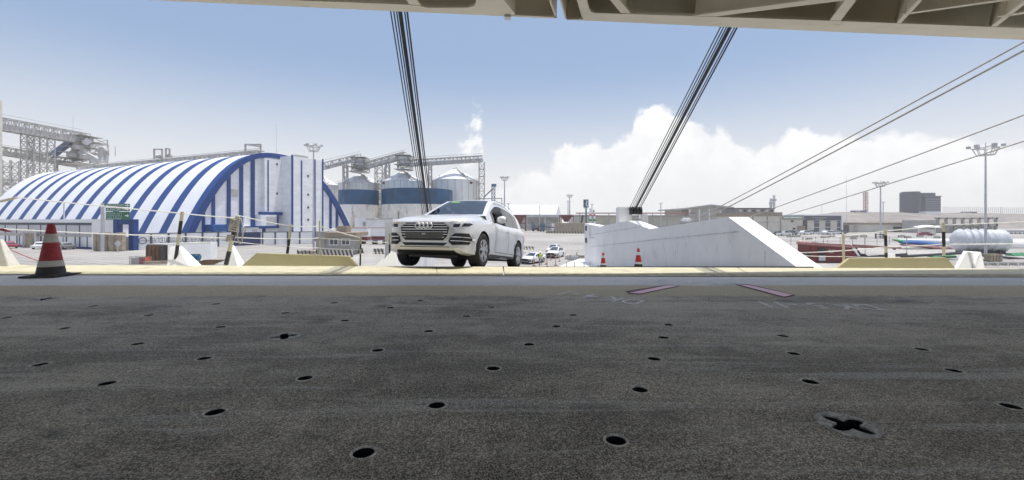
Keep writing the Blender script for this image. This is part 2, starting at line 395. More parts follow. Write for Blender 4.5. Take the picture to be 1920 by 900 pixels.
def quay_mat():
    m = bpy.data.materials.new('quay_concrete'); m.use_nodes = True; nt = m.node_tree; N = nt.nodes; L = nt.links; b = N['Principled BSDF']; b.inputs['Roughness'].default_value = .9
    g = N.new('ShaderNodeNewGeometry'); pos = g.outputs['Position']
    def noise(sc, st):
        mp = N.new('ShaderNodeMapping'); mp.inputs['Scale'].default_value = st; mp.inputs['Rotation'].default_value = (0, 0, R(8)); L.new(pos, mp.inputs[0])
        n = N.new('ShaderNodeTexNoise'); n.inputs['Scale'].default_value = sc; n.inputs['Detail'].default_value = 7; n.inputs['Roughness'].default_value = .65; L.new(mp.outputs[0], n.inputs['Vector']); return n.outputs[0]
    cr = N.new('ShaderNodeValToRGB'); L.new(noise(.05, (1, 1, 1)), cr.inputs[0]); e = cr.color_ramp.elements
    e[0].position = .3; e[0].color = (.31, .295, .275, 1); e[1].position = .7; e[1].color = (.46, .44, .415, 1)
    c2 = N.new('ShaderNodeValToRGB'); L.new(noise(.5, (.12, 1.6, 1)), c2.inputs[0]); e = c2.color_ramp.elements
    e[0].position = .32; e[0].color = (.5, .48, .47, 1); e[1].position = .55; e[1].color = (1, 1, 1, 1)
    mx = N.new('ShaderNodeMix'); mx.data_type = 'RGBA'; mx.blend_type = 'MULTIPLY'; mx.inputs[0].default_value = .8; L.new(cr.outputs[0], mx.inputs[6]); L.new(c2.outputs[0], mx.inputs[7])
    br = N.new('ShaderNodeTexBrick'); mp = N.new('ShaderNodeMapping'); mp.inputs['Rotation'].default_value = (0, 0, R(28)); L.new(pos, mp.inputs[0]); L.new(mp.outputs[0], br.inputs['Vector'])
    br.inputs['Scale'].default_value = .16; br.inputs['Mortar Size'].default_value = .012; br.inputs['Color1'].default_value = (1, 1, 1, 1); br.inputs['Color2'].default_value = (.93, .93, .93, 1); br.inputs['Mortar'].default_value = (.42, .41, .4, 1)
    m2 = N.new('ShaderNodeMix'); m2.data_type = 'RGBA'; m2.blend_type = 'MULTIPLY'; m2.inputs[0].default_value = 1; L.new(mx.outputs[2], m2.inputs[6]); L.new(br.outputs[0], m2.inputs[7])
    L.new(m2.outputs[2], b.inputs['Base Color'])
    return m
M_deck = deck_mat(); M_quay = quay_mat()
M_socket = mat('worn_socket_steel', (.46, .43, .37), .55, .1, var=.5, scale=35)
M_socketd = mat('shaded_socket_black', (.004, .004, .004), .9, var=.3, scale=30)  # near black puts the shade inside the holes into the colour
M_socketp = mat('scraped_socket_plate', (.4, .38, .34), .6, .2, var=.4, scale=28, dirt=((.05, .045, .038), .53, 40, (1, 1, 1), .1))
M_pink = mat('faded_pink_paint', (.95, .62, .70), .7, var=.06, scale=14, dirt=((.5, .38, .43), .62, 30, (1, 1, 1), .15))
M_maroon = mat('maroon_outline', (.16, .03, .06), .7, var=.25, scale=20)
M_deckw = mat('faded_white_marking', (.8, .78, .73), .7, var=.25, scale=18, dirt=((.18, .17, .15), .575, 22, (1, 1, 1), .15))
# ------------------------------------------------------------------ setting: quay, hull side, deck, sill, ramp
def cells(x0, x1, y0, y1, n, z):
    mb = MB()
    mb.quad((x0, y0, z), (x1, y0, z), (x1, y1, z), (x0, y1, z))
    return mb
tag(cells(-1180, 1180, 16, 890, 1, GZ).build('quay', M_quay), kind='structure')
mb = MB(); mb.quad((-1180, -55, GZ-2.2), (1180, -55, GZ-2.2), (1180, 15.9, GZ-2.2), (-1180, 15.9, GZ-2.2)); 
tag(mb.build('water', mat('harbour_water', (.02, .05, .055), .12, var=.2, scale=.2, bump=.4, bscale=1.2)), kind='structure')
mb = MB(); mb.slab(-1180, 1180, 15.9, 16, GZ-3, GZ-.01); tag(mb.build('quay_wall', M_conc), kind='structure')
def w2(px, py):                                  # point of the deck
    Y = 800/(py-413); return ((px-960)*Y/800, Y)
holes = [(682,849),(819,760),(925,691),(992,646),(1043,612),(1074,591),(403,773),(572,709),(708,657),(804,621),(875,593),(921,576),(201,719),(383,672),
         (647,601),(732,577),(788,564),(1155,826),(1200,731),(1226,673),(1244,633),(1254,609),(1519,716),(1488,663),(1468,630),(1895,762),(1788,695),(1728,655),
         (75,684),(258,645),(414,613),(535,587),(627,568),(120,616),(280,591),(405,570),(12,596),(175,574)]
crosses = [(1590,797),(533,631),(85,561)]
def ring(c, r, n): return [(c[0]+r*math.cos(2*math.pi*i/n), c[1]+r*math.sin(2*math.pi*i/n)) for i in range(n)]
def clover(c, s, n=64, a0=.5):
    out = []
    for i in range(n):
        a = 2*math.pi*i/n; k = abs(math.cos(2*(a-a0)))
        r = s*(.42+.58*k**1.7)
        out.append((c[0]+r*math.cos(a), c[1]+r*math.sin(a)))
    return out
def build_deck():
    bm = bmesh.new(); edges = []
    def loop(pts):
        vs = [bm.verts.new((x, y, 0)) for x, y in pts]
        for i in range(len(vs)): edges.append(bm.edges.new((vs[i], vs[(i+1) % len(vs)])))
    yl, yr = 8.6, 8.25
    loop([(-20, -9), (24, -9), (24, yr), (-20, yl)])
    for h in holes: loop(ring(w2(*h), .058, 20))
    for h in crosses: loop(ring(w2(*h), .134, 28))
    bmesh.ops.triangle_fill(bm, use_beauty=True, edges=edges)
    for f in bm.faces:
        if f.normal.z < 0: f.normal_flip()
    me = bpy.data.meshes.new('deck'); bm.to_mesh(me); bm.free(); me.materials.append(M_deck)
    o = bpy.data.objects.new('deck', me); COL.objects.link(o); OFF['deck'] = Vector()
    return tag(o, kind='structure')
deck = build_deck()
for h in holes:
    x, y = w2(*h); mb = MB()
    mb.lathe([(.0585, -.012), (.0585, .0), (.056, .004), (.0475, .004), (.046, .001), (.0455, -.0025)], (x, y, 0), 24, cap=False)
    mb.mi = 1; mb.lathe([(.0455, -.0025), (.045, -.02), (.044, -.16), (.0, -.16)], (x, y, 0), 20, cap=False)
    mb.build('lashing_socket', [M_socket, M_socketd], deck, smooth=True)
for h in crosses:
    c = w2(*h); mb = MB(); n = 64
    o_, i_ = ring(c, .134, n), clover(c, .112, n)
    vs = [(x, y, .004) for x, y in o_]+[(x, y, .005) for x, y in i_]+[(c[0]+(x-c[0])*.99, c[1]+(y-c[1])*.99, -.004) for x, y in i_]+[(c[0]+(x-c[0])*.95, c[1]+(y-c[1])*.95, -.2) for x, y in i_]+[(x, y, -.015) for x, y in o_]
    j = lambda i: (i+1) % n
    mb.add(vs, [(i, j(i), n+j(i), n+i) for i in range(n)]+[(n+i, n+j(i), 2*n+j(i), 2*n+i) for i in range(n)]+[(4*n+i, 4*n+j(i), j(i), i) for i in range(n)])
    mb.mi = 1
    mb.add(vs, [(2*n+i, 2*n+j(i), 3*n+j(i), 3*n+i) for i in range(n)]+[tuple(range(3*n, 4*n))])
    mb.build('cross_lashing_socket', [M_socketp, M_socketd], deck, clean=True)
# markings on the deck
def dk(px, py, z=.004): x, y = w2(px, py); return Vector((x, y, z))
for outer, inner in (([(1172,546.5),(1252,534),(1274,536.5),(1202,552),(1180,551)], [(1180,550),(1253,535.6),(1271,537),(1201,551.4)]),
                     ([(1376,533.5),(1402,533),(1492,553.5),(1472,558.5),(1460,556)], [(1386,534.6),(1402,535),(1487,553.8),(1470,557.4)])):
    mb = MB(); mb.quad(*[dk(*p) for p in outer]); mb.mi = 1; mb.quad(*[dk(*p, .008) for p in inner]); mb.build('painted_arrow', [M_maroon, M_pink], deck)
for body, a, b, h, m in (('DK 4 -1', (1212,564), (1068,546.5), .34, M_deckw), ('DK 5 -11', (1625,571), (1420,566), .34, M_deckw), ('DK 4 - 5', (1384,530), (1226,524.5), .3, M_deckw)):
    p, q = dk(*a), dk(*b); d = (q-p); up = Vector((0, 0, 1)).cross(d).normalized()
    MB().text(body, p, d, up, h, d.length, 0, fat=.012).build('painted_marking', m, deck)
# yellow hinge flap between deck and ramp
XL, XR = -18.0, 18.0
def sy(X, a, b): return lerp(a, b, (X+9.5)/19)
def sill_pt(X, k):
    if k == 0: return Vector((X, sy(X, 7.78, 7.45), .01))
    if k == 1: return Vector((X, sy(X, 8.08, 7.7), .028))
    Y = sy(X, 8.95, 8.62); s = sy(X, 84, 90.3)/800
    return Vector((X, Y, 1-s*Y))
cuts = [XL, -11, -1.39, -.15, 4.3, 11.5, XR]
tops = [XL, -11, -1.56, -.18, 4.6, 11.5, XR]
for i in range(len(cuts)-1):
    a0, a1, b0, b1 = cuts[i]+.012, cuts[i+1]-.012, tops[i]+.012, tops[i+1]-.012
    mb = MB(); n = 14
    for k in range(n):
        u0, u1 = k/n, (k+1)/n
        A = [sill_pt(lerp(a0, a1, u), 0) for u in (u0, u1)]; B = [sill_pt(lerp(a0, a1, u), 1) for u in (u0, u1)]; C = [sill_pt(lerp(b0, b1, u), 2) for u in (u0, u1)]
        mb.mi = 1; mb.quad(A[0], A[1], B[1], B[0]); mb.mi = 0; mb.quad(B[0], B[1], C[1], C[0])
        D = [c+Vector((0, .01, -.1)) for c in C]; mb.quad(C[0], C[1], D[1], D[0])
    mb.mi = 1
    for X0, X1 in ((a0, b0), (a1, b1)):
        mb.quad(sill_pt(X0, 0), sill_pt(X0, 1), sill_pt(X1, 2), sill_pt(X1, 2)+Vector((0, 0, -.1)))
    o = mb.build('hinge_flap', [M_yellow, M_yellowe], loc=(0, 8.2, 0), clean=True)
    tag(o, ['pale yellow sill flap at the far left behind the big traffic cone', 'long pale yellow flap section of the deck sill left of the silver car', 'short pale yellow flap section with dark seams right under the silver car',
            'pale yellow flap section of the deck sill in front of the small cones', 'pale yellow sill flap before the white wedge wall and right ochre coaming', 'pale yellow flap section at the far right end of the deck sill'][i], 'hinge flap', 'yellow hinge flaps along the deck sill')
mb = MB(); mb.slab(-18, 18, 8.0, 8.3, -5, -.02); tag(mb.build('hull_side', M_ramp), kind='structure')
# ramp
RY0, RY1 = 8.95, 52.0
def rz(Y): return .03-.1145*(Y-8.95)+.0
def rx_(X, Y): return X-.089*(Y-9.3)
mb = MB(); n = 12
for i in range(n):
    y0, y1 = lerp(RY0, RY1, i/n), lerp(RY0, RY1, (i+1)/n)
    q = [(rx_(-3.2, y0), y0, rz(y0)), (rx_(6.3, y0), y0, rz(y0)), (rx_(6.3, y1), y1, rz(y1)), (rx_(-3.2, y1), y1, rz(y1))]
    mb.quad(*q); mb.quad(*[(a, b, c-.35) for a, b, c in q])
    mb.quad(q[0], q[3], (q[3][0], q[3][1], q[3][2]-.35), (q[0][0], q[0][1], q[0][2]-.35)); mb.quad(q[1], q[2], (q[2][0], q[2][1], q[2][2]-.35), (q[1][0], q[1][1], q[1][2]-.35))
tag(mb.build('ramp', mat('ramp_grey_paint', (.2, .2, .2), .7, var=.2, scale=1.5)), kind='structure')
for x0, x1 in ((-16, -3.3), (6.95, 16)):
    mb = MB(); mb.slab(x0, x1, 8.99, 11.0, -.5, -.28); tag(mb.build('ramp_apron', M_ramp), kind='structure')
# bulwarks of the ramp: side profile in (Y, z) from the photograph, real thickness along X
def bulwark(name, label, Xin, thick, prof, seams=True):
    t = thing(name, label, 'ramp wall', (rx_(Xin, 16), 16, rz(16)))
    mb = MB(); n = len(prof)
    inn = [Vector((rx_(Xin, y), y, z)) for y, z in prof]; out = [p+Vector((thick, 0, 0)) for p in inn]
    mb.add(inn+out, [tuple(range(n))[::-1], tuple(range(n, 2*n))]+[(i, (i+1) % n, n+(i+1) % n, n+i) for i in range(n)])
    mb.build('wall_panel', M_ramp, t)
    return t
XB = 6.3
def bz(px, py):                                  # pixel on the inner face of the right wall
    k = (px-960)/800; Y = (XB+.089*9.3)/(k+.089); return (Y, ZZ(py, Y))
rprof = [bz(1497, 503), bz(1366, 407), bz(1217, 429.5), bz(1178, 414), bz(1125, 424.5), bz(1096, 419)]
yend = rprof[-1][0]
rprof += [(yend, rz(yend)-.5), (rprof[0][0], rprof[0][1]-.3)]
rb = bulwark('ramp_wall', 'white wedge shaped steel side wall of the ship ramp right of the small cones', XB, .55, rprof)
def wallseam(a, b, w=.025):
    pa, pb = (bz(*a), bz(*b))
    p = Vector((rx_(XB, pa[0])-.004, pa[0], pa[1])); q = Vector((rx_(XB, pb[0])-.004, pb[0], pb[1]))
    return p, q, w
M_seam = mat('weld_seam', (.6, .6, .6), .6, var=.3, scale=6)
for a, b in (((1500, 478-42), (1225, 452)), ((1385, 434), (1240, 448)), ((1240, 448), (1105, 463)), ((1200, 425), (1104, 441))):
    p, q, w = wallseam(a, b); MB().beam(p, q, w, w).build('weld_seam', M_seam, rb) if a[0] < 1450 else None
for dx, (ya, yb) in ((1107, (426, 447)),):
    p0 = Vector((rx_(XB, bz(dx, 425)[0]), *bz(dx, 425))); p1 = Vector((rx_(XB, bz(dx, 447)[0]), *bz(dx, 447))); p2 = Vector((rx_(XB, bz(1114, 446)[0]), *bz(1114, 446)))
    MB().tube([p0+Vector((-.03, 0, 0)), p1+Vector((-.03, 0, 0)), p2+Vector((-.03, 0, 0))], .02, 6).build('pipe', M_galv, rb)
M_rust = mat('rust_run', (.4, .3, .22), .8, var=.3, scale=7)
random.seed(11)
for k in range(8):
    px = random.uniform(1130, 1440); py = lerp(425, 418, (px-1130)/310)+random.uniform(6, 55); y, z = bz(px, py); L_ = random.uniform(.12, .45); w_ = random.uniform(.004, .011)
    MB().add([(rx_(XB, y-w_)-.003, y-w_, z), (rx_(XB, y+w_)-.003, y+w_, z), (rx_(XB, y+.003)-.003, y+.003, z-L_), (rx_(XB, y-.003)-.003, y-.003, z-L_)], [(0, 1, 2, 3)]).build('rust_run', M_rust, rb)
for py in (428, 451):
    y, z = bz(1099, py); MB().box((rx_(XB, y)-.01, y, z), (.06, .35, .3)).build('freeing_port', M_dark, rb)
lprof = [(14, rz(14)), (14, .95), (16.8, .62), (20.3, 1.0), (24, .3), (26, .2), (26, rz(26)-.5), (14, rz(14)-.3)]
lb = bulwark('ramp_wall', 'white steel side wall of the ship ramp mostly hidden behind the silver car', -3.2, -.55, lprof)
# white hoist posts that hold the wire bundles
def hoist_post(label, Xc, Y, ztop, zb):
    t = thing('hoist_post', label, 'hoist post', (Xc, Y, zb), 'hoist posts on the ramp walls')
    MB().box((Xc-.36, Y, (zb+ztop)/2), (.72, .4, ztop-zb), 0).build('cheek_plate', M_ramp, t, bevel=.04)
    MB().box((Xc+.62, Y, (zb+ztop-.35)/2), (.36, .4, ztop-.35-zb), 0).build('cheek_plate', M_ramp, t, bevel=.04)
    for k in range(4): MB().lathe([(.06, -.05), (.2, -.05), (.17, 0), (.2, .05), (.06, .05)], (Xc-.1+k*.155, Y-.3, ztop-.2), 20, 'X').build('sheave', M_wire, t)
    MB().box((Xc+.2, Y+.02, (zb+ztop-.6)/2), (.6, .2, ztop-.6-zb)).build('back_plate', M_galv, t)
    return t
hp = hoist_post('white hoist post with dark sheaves on top of the right ramp wall', 5.95, 21.3, 1.67, .2)
hp2 = hoist_post('white hoist post on the left ramp wall behind the silver car roof', -4.1, 21.3, 1.25, .2)
def wires(name, label, bot, top, n, rad, fan, grp):
    b, tpt = Vector(bot), Vector(top)
    t = thing(name, label, 'wire ropes', b, grp)
    d = (tpt-b)
    for o in (0, .19, .36, .5, .58, .66, .85, 1.0):
        u = o-.5
        p = b+Vector((u*fan[0], 0, 0)); q = b+d*1.1+Vector((u*fan[1], 0, 0))
        MB().tube([p, q], rad*(1.25 if o in (.5, .58, 1.0) else .9), 6).build('wire', M_wire, t)
wires('hoist_wires', 'bundle of dark hoist wires slanting up to the right from the white wedge wall', (6.0, 21.0, 1.5), (P(1366, 52, 9.5)), 9, .017, (.52, .36), 'hoist wire bundles of the ramp')
wires('hoist_wires', 'steep bundle of dark hoist wires rising left above the silver car', (-4.15, 21.0, 1.2), (P(748, 22, 9.5)), 9, .017, (.44, .36), 'hoist wire bundles of the ramp')
# ------------------------------------------------------------------ overhead panels of the ship
Z0 = 4.8
A0 = Vector(((280-960)*7.361/800, 7.361, Z0)); A1 = Vector(((1045-960)*8.042/800, 8.042, Z0))
ED = (A1-A0).normalized(); IN = -Vector((.525, 1, .18)).normalized(); NU = ED.cross(IN).normalized()
if NU.z < 0: NU = -NU
def C(px, py, up=0.0):                           # photograph point on the lower face of the panel plane
    d = Vector(((px-960)/800, 1, (413-py)/800)); o = Vector((0, 0, 1))
    p0 = A0+NU*up
    return o+d*((p0-o).dot(NU)/d.dot(NU))
def plate(mb, pts, up0=0, th=.04):
    q = [C(*p) for p in pts]; mb.prism([p+NU*up0 for p in q], NU*th)
def web(mb, a, b, h=.75, w=.03):
    p, q = C(*a), C(*b); d = (q-p).normalized(); s = d.cross(NU).normalized()*w
    mb.prism([p+NU*.03, q+NU*.03, q+NU*h, p+NU*h], s)
def overhead(label, edge, frames, ribs, back, loc):
    t = thing('overhead_door', label, 'overhead door', loc, 'overhead steel doors of the ship')
    mb = MB()
    for f in edge: plate(mb, f)
    mb.build('face_flange', M_beige, t)
    mb = MB()
    for a, b in frames: web(mb, a, b)
    mb.build('web_plate', M_beige, t)
    for pl, wb in ribs:
        mb = MB(); plate(mb, pl, -.004 if False else .006, .035)
        for a, b in wb: web(mb, a, b, .72)
        mb.build('stiffener', M_beige, t)
    mb = MB(); q = [p+NU*.75 for p in back]; mb.prism(q, NU*.05); mb.build('plating', M_beige, t)
    return t
def edge_pt(s, inw=0): return A0+ED*s+IN*inw
# right panel: outer edge runs through (1062,38) .. (1920,75)
e = lambda px: 38+(px-1062)*37/858
right_edge = [[(1062, e(1062)-1), (1500, e(1500)), (2200, e(2200)), (2200, e(2200)-30), (1900, 52), (1500, 37), (1320, 31), (1115, 24.5), (1108, 22), (1104, 16), (1086, -60), (1064, -60), (1094, 36)]]
sR = (Vector((1.03, 8.1, Z0))-A0).dot(ED)
overhead('beige steel overhead door with dark recesses right of the gap', right_edge,
         [((1062, e(1062)), (2200, e(2200))), ((1062, 38), (1030, -80)), ((1094, 36), (1066, -60))],
         [([(1164, 25), (1182, 26), (1090, -85), (1072, -85)], [((1173, 25), (1081, -85))]),
          ([(1285, 32), (1322, 34), (1580, 2), (1900, -45), (1900, -56), (1560, -5)], [((1303, 32), (1900, -50))]),
          ([(1552, 44), (1572, 45), (1660, -70), (1640, -70)], [((1562, 44), (1650, -70))]),
          ([(1676, 49), (1684, 49.4), (1768, -40), (1760, -40)], [((1680, 48), (1764, -40))]),
          ([(1852, 55), (1862, 55.4), (2010, -60), (2000, -60)], [((1857, 54), (2005, -60))]),
          ([(1690, 27), (1700, 28), (1925, -3), (1925, -7)], [((1695, 27), (1925, -5))]),
          ([(1868, 32), (1880, 33), (2050, 6), (2050, 0)], [((1874, 32), (2050, 3))])],
         [edge_pt(sR, .05), edge_pt(22, .05), edge_pt(22, 8.5), edge_pt(sR+1, 8.5)], A0+ED*9)
f = lambda px: (px-280)*35/765
left_edge = [[(-200, f(-200)), (280, 0), (700, f(700)), (955, f(955)), (966, 27), (900, -60), (880, -60), (893, 4), (890, 11), (878, 14.5), (800, 14.5), (787, 11), (768, 9), (540, 0), (0, -30)],
             [(955, f(955)+.2), (1040, f(1040)), (1044, 34), (1036, 32), (966, 28.5)]]
overhead('beige steel overhead door with rounded openings left of the gap', left_edge,
         [((-200, f(-200)), (1043, f(1043))), ((1043, 34), (1010, -60)), ((966, 27), (905, -60))],
         [([(768, 9), (790, 12), (765, -20), (745, -20)], [((779, 9), (755, -20))]),
          ([(540, -1), (560, 1), (540, -25), (520, -25)], [((550, 0), (530, -25))])],
         [edge_pt(-8, .05), edge_pt(sR-.28, .05), edge_pt(sR+.4, 8.5), edge_pt(-8, 8.5)], A0+ED*3)
for px, py, lab in ((1000, 29, None),):
    pass
mb = MB(); c = C(952, 29); mb.box(c+Vector((0, 0, -.03)), (.12, .12, .06)); tag(mb.build('overhead_cleat', M_white, loc=c), 'small white cleat under the left overhead door edge', 'cleat')
mb = MB(); c = C(1015, 3)+NU*.3; mb.lathe([(.0, -.05), (.09, -.04), (.1, 0), (.05, .05), (0, .05)], c, 12)
tag(mb.build('overhead_fitting', M_brown, loc=c), 'small rusty round fitting up inside the left overhead door', 'fitting')
mb = MB(); mb.slab(-20, 24, -9, 7.6, 6.6, 6.7); tag(mb.build('upper_deck', M_beige), kind='structure')
mb = MB(); mb.prism([(-20, 5.8, 5.65), (4.5, 7.8, 5.65), (4.5, 8.36, 5.65), (-20, 8.52, 5.65)], (0, 0, .3)); tag(mb.build('hull_sun_blocker', M_ramp), kind='structure')  # unseen overhang, added to keep the sun off the left deck edge
# the ship's side above the opening
mb = MB(); p, q = edge_pt(-10, -.0)+Vector((0, .04, .8)), edge_pt(24, -.0)+Vector((0, .04, .8))
mb.prism([p, q, q+Vector((0, 0, 9)), p+Vector((0, 0, 9))], (0, -.1, 0)); tag(mb.build('hull_side', M_ramp), kind='structure')
# ------------------------------------------------------------------ cars
def paint(name, col, metal=.45): return mat(name, col, .3, metal, var=.02, scale=4, coat=.6)
M_silver = paint('silver_car_paint', (.74, .75, .77), .32); M_whitecar = paint('white_car_paint', (.74, .75, .76), .05); M_darkcar = paint('dark_car_paint', (.06, .065, .08), .3)
M_redcar = paint('red_car_paint', (.3, .03, .05), .1); M_greycar = paint('grey_car_paint', (.2, .2, .21), .3)
M_wind = glass_mat('windscreen_glass', (.22, .32, .32), .03, .16); M_sideg = glass_mat('tinted_side_glass', (.12, .13, .14), .03, .12)
M_trim = mat('black_trim', (.015, .015, .016), .45, var=.1, scale=8); M_chrome = mat('chrome', (.85, .85, .86), .25, .55, var=.02)
M_grille = mat('dark_grille_mesh', (.02, .02, .022), .4, .3, var=.2, scale=30); M_plate = mat('grey_plate_holder', (.1, .1, .1), .5, var=.1)
M_tyre = mat('tyre_rubber', (.02, .02, .021), .8, var=.2, scale=15); M_rim = mat('alloy_rim', (.62, .62, .64), .28, .8, var=.03)
M_lamp = mat('headlamp_glass', (.72, .74, .78), .12, .1, var=.1, scale=15, coat=.8); M_lampd = mat('headlamp_inner', (.05, .05, .075), .2, .3, var=.2, scale=20)
M_amber = mat('amber_lens', (.75, .5, .25), .2, var=.1); M_tail = mat('tail_lamp_red', (.25, .01, .01), .2, var=.1)
M_satin = mat('satin_silver_trim', (.62, .62, .62), .35, .25, var=.03); M_interior = mat('car_interior', (.03, .03, .032), .8, var=.2)
M_sticker = mat('green_sticker', (.12, .26, .09), .5, var=.05); M_bluetag = mat('blue_door_tag', (.01, .12, .35), .5, var=.1)
ZR_SUV = [(-1.02, 1.16), (-.85, 1.235), (-.45, 1.46), (-.05, 1.65), (.25, 1.705), (.7, 1.72), (1.2, 1.68), (1.7, 1.565), (2.0, 1.43), (2.12, 1.33), (2.28, 1.13)]
ZR_SED = [(-1.0, .98), (-.85, 1.03), (-.4, 1.23), (.05, 1.385), (.4, 1.43), (.8, 1.43), (1.2, 1.36), (1.55, 1.22), (1.8, 1.09), (1.95, 1.03)]
def make_car(label, body_m, style='suv', res=1.0, main=False):
    suv = style == 'suv'
    t = thing('car', label, 'car')
    yf, yr = -2.29, 2.37
    H = 1.0 if suv else .88
    WR = .372 if suv else .335
    fa, ra = -1.41, 1.41
    zr_t = ZR_SUV if suv else ZR_SED
    def wid(y):
        s = min(max((y-yf)/.62, 0), 1); r = min(max((yr-y)/.5, 0), 1)
        return .945*min(1, .70+.30*math.sqrt(max(0, 1-(1-s)**2)))*min(1, .80+.20*math.sqrt(max(0, 1-(1-r)**2)))
    zb_t = [(yf, .40*H), (-2.2, .30*H), (-2.0, .25*H), (-1.5, .23*H), (1.5, .24*H), (2.1, .28*H), (yr, .42*H)]
    zs_t = [(yf, .89*H), (-2.2, .935*H), (-2.0, .975*H), (-1.4, 1.03*H), (-.7, 1.06*H), (.5, 1.07*H), (1.6, 1.11*H), (2.2, 1.08*H), (yr, 1.0*H)]
    zt_t = [(yf, .89*H), (-2.25, .945*H), (-2.1, 1.0*H), (-1.6, 1.105*H), (-1.0, 1.195*H), (-.6, 1.21*H), (1.6, 1.13*H), (2.2, 1.10*H), (yr, 1.02*H)]
    def section(y):
        w, zb, zs, zt = wid(y), curve(zb_t, y), curve(zs_t, y), curve(zt_t, y)
        h = zs-zb
        k = [(0, zb), (w*.8, zb), (w*.955, zb+.03), (w*.985, zb+h*.18), (w*.975, zb+h*.3), (w, zb+h*.55), (w*.985, zb+h*.78), (w*.975, zb+h*.86), (w*.955, zb+h*.94), (w*.90, zs), (w*.72, lerp(zs, zt, .72)), (w*.66, lerp(zs, zt, .9)), (w*.3, zt), (0, zt+.008)]
        return k
    n = int(64*res); ys = [yf+(yr-yf)*(.5-.5*math.cos(math.pi*i/n))*.5+(yr-yf)*(i/n)*.5 for i in range(n+1)]
    mb = MB(); k = None
    for y in ys:
        half = section(y); full = [(-x, z) for x, z in half[::-1][:-1]]+half[:-1]
        k = len(full); mb.v += [Vector((x, y, z)) for x, z in full]
    for i in range(n):
        for j in range(k):
            a, b = i*k+j, i*k+(j+1) % k
            mb.f.append([a, b, b+k, a+k])
            c = (mb.v[a]+mb.v[b]+mb.v[b+k]+mb.v[a+k])/4
            top = c.z > curve(zs_t, c.y)+.003 and abs(c.x) < .84 and -.8 < c.y < 2.1
            mb.m.append(1 if top or c.z < curve(zb_t, c.y)+.012 else 0)
    mb.f.append(list(range(k))); mb.m.append(0); mb.f.append([n*k+j for j in range(k)]); mb.m.append(0)
    body = mb.build('body', [body_m, M_trim], t, smooth=34)
    # wheel housings
    for y in (fa, ra):
        for s in (-1, 1):
            cu = MB(); cu.lathe([(WR+.045, s*.58), (WR+.045, s*1.2)], (0, y, WR), 36, 'X'); cut = cu.build('cutter', [M_trim])
            md = body.modifiers.new('b', 'BOOLEAN'); md.object = cut; md.operation = 'DIFFERENCE'; md.solver = 'EXACT'; md.material_mode = 'TRANSFER'
            dg = bpy.context.evaluated_depsgraph_get(); me = bpy.data.meshes.new_from_object(body.evaluated_get(dg))
            body.modifiers.clear(); old = body.data; body.data = me; bpy.data.meshes.remove(old); bpy.data.objects.remove(cut)
    me = body.data; me.name = 'body'
    for p in me.polygons: p.use_smooth = True
    me.set_sharp_from_angle(angle=R(34))
    # greenhouse
    g0, g1 = zr_t[0][0], zr_t[-1][0]
    belt = lambda y: curve(zs_t, y)-.012
    zpk = max(z for _, z in zr_t)
    def gsec(y):
        zb = belt(y); h = max(curve(zr_t, y)-zb, .004); q = h/(zpk-zb)
        wb = wid(y)*.90; xs = wb-.215*q
        L = []
        for i in range(9): L.append((lerp(wb, xs, (i/8)), zb+h*.86*(i/8), 0))
        for i in range(1, 5):
            a = math.pi/2*i/5; L.append((xs-.11*q*(1-math.cos(a))-.02*q*i/5, zb+h*.86+h*.14*math.sin(a), 1))
        xe = L[-1][0]
        for i in range(1, 10): L.append((lerp(xe, 0, i/9), zb+h*(.985)+.03*q*(1-(1-i/9)**2)-.0*h, 2))
        return L
    m = int(90*res); gy = [lerp(g0, g1, i/m) for i in range(m+1)]
    V = []; T = None
    for y in gy:
        L = gsec(y); row = [(x, z, s) for x, z, s in L]+[(-x, z, s) for x, z, s in L[::-1][1:]]
        T = [s for *_, s in row]; V.append([Vector((x, y, z)) for x, z, _ in row])
    kk = len(V[0]); groups = {'roof': [], 'windscreen': [], 'side_window': [], 'front_side_window': [], 'rear_window': [], 'trim': [], 'open': []}
    y_ws = -.03 if suv else .03; y_rw = (1.98 if suv else 1.12)
    for i in range(m):
        for j in range(kk-1):
            q = [V[i][j], V[i][j+1], V[i+1][j+1], V[i+1][j]]; c = sum(q, Vector())/4
            sd_ = min(T[j], T[j+1]); z0 = belt(c.y); hh = curve(zr_t, c.y)-z0; key = 'roof'
            fx = abs(c.x)
            if sd_ == 2 or (sd_ == 1 and False):
                if c.y < y_ws and c.y > g0+.1 and fx < .66: key = 'windscreen'
                elif c.y > y_rw: key = 'rear_window'
            elif sd_ == 0:
                v = (c.z-z0)/max(hh, .01); a = -.62 if suv else -.55; bq = 1.74 if suv else 1.5
                if .05 < v < .80 and a < c.y < bq and hh > .2:
                    if .40 < c.y < .47: key = 'trim'
                    elif suv and 1.24 < c.y < 1.30: key = 'trim'
                    elif c.y < .40: key = 'open' if (main and c.x > 0 and c.y > -.42) else 'front_side_window'
                    else: key = 'side_window'
                elif v <= .05 and a < c.y < bq: key = 'trim'
            groups[key].append(q)
    for key, qs in groups.items():
        if not qs or key in ('open', 'trim'): continue
        for side in ((1, -1) if key in ('side_window', 'front_side_window') else (0,)):
            mb = MB()
            for q in qs:
                if side and sum(p.x for p in q)*side < 0: continue
                mb.add(q, [(0, 1, 2, 3)])
            if key == 'roof':
                mb.mi = 1
                for q in groups['trim']: mb.add(q, [(0, 1, 2, 3)])
            if not mb.f: continue
            nm = {'roof': 'roof', 'windscreen': 'windscreen', 'rear_window': 'rear_window', 'trim': 'window_trim'}.get(key, 'side_window')
            mb.build(nm, {'roof': [body_m, M_trim], 'windscreen': M_wind, 'rear_window': M_sideg, 'trim': M_trim}.get(key, M_sideg), t, smooth=30, clean=True)
    # conforming trim pieces on the shell
    bm = bmesh.new(); bm.from_mesh(body.data); bvh = BVHTree.FromBMesh(bm); bm.free()
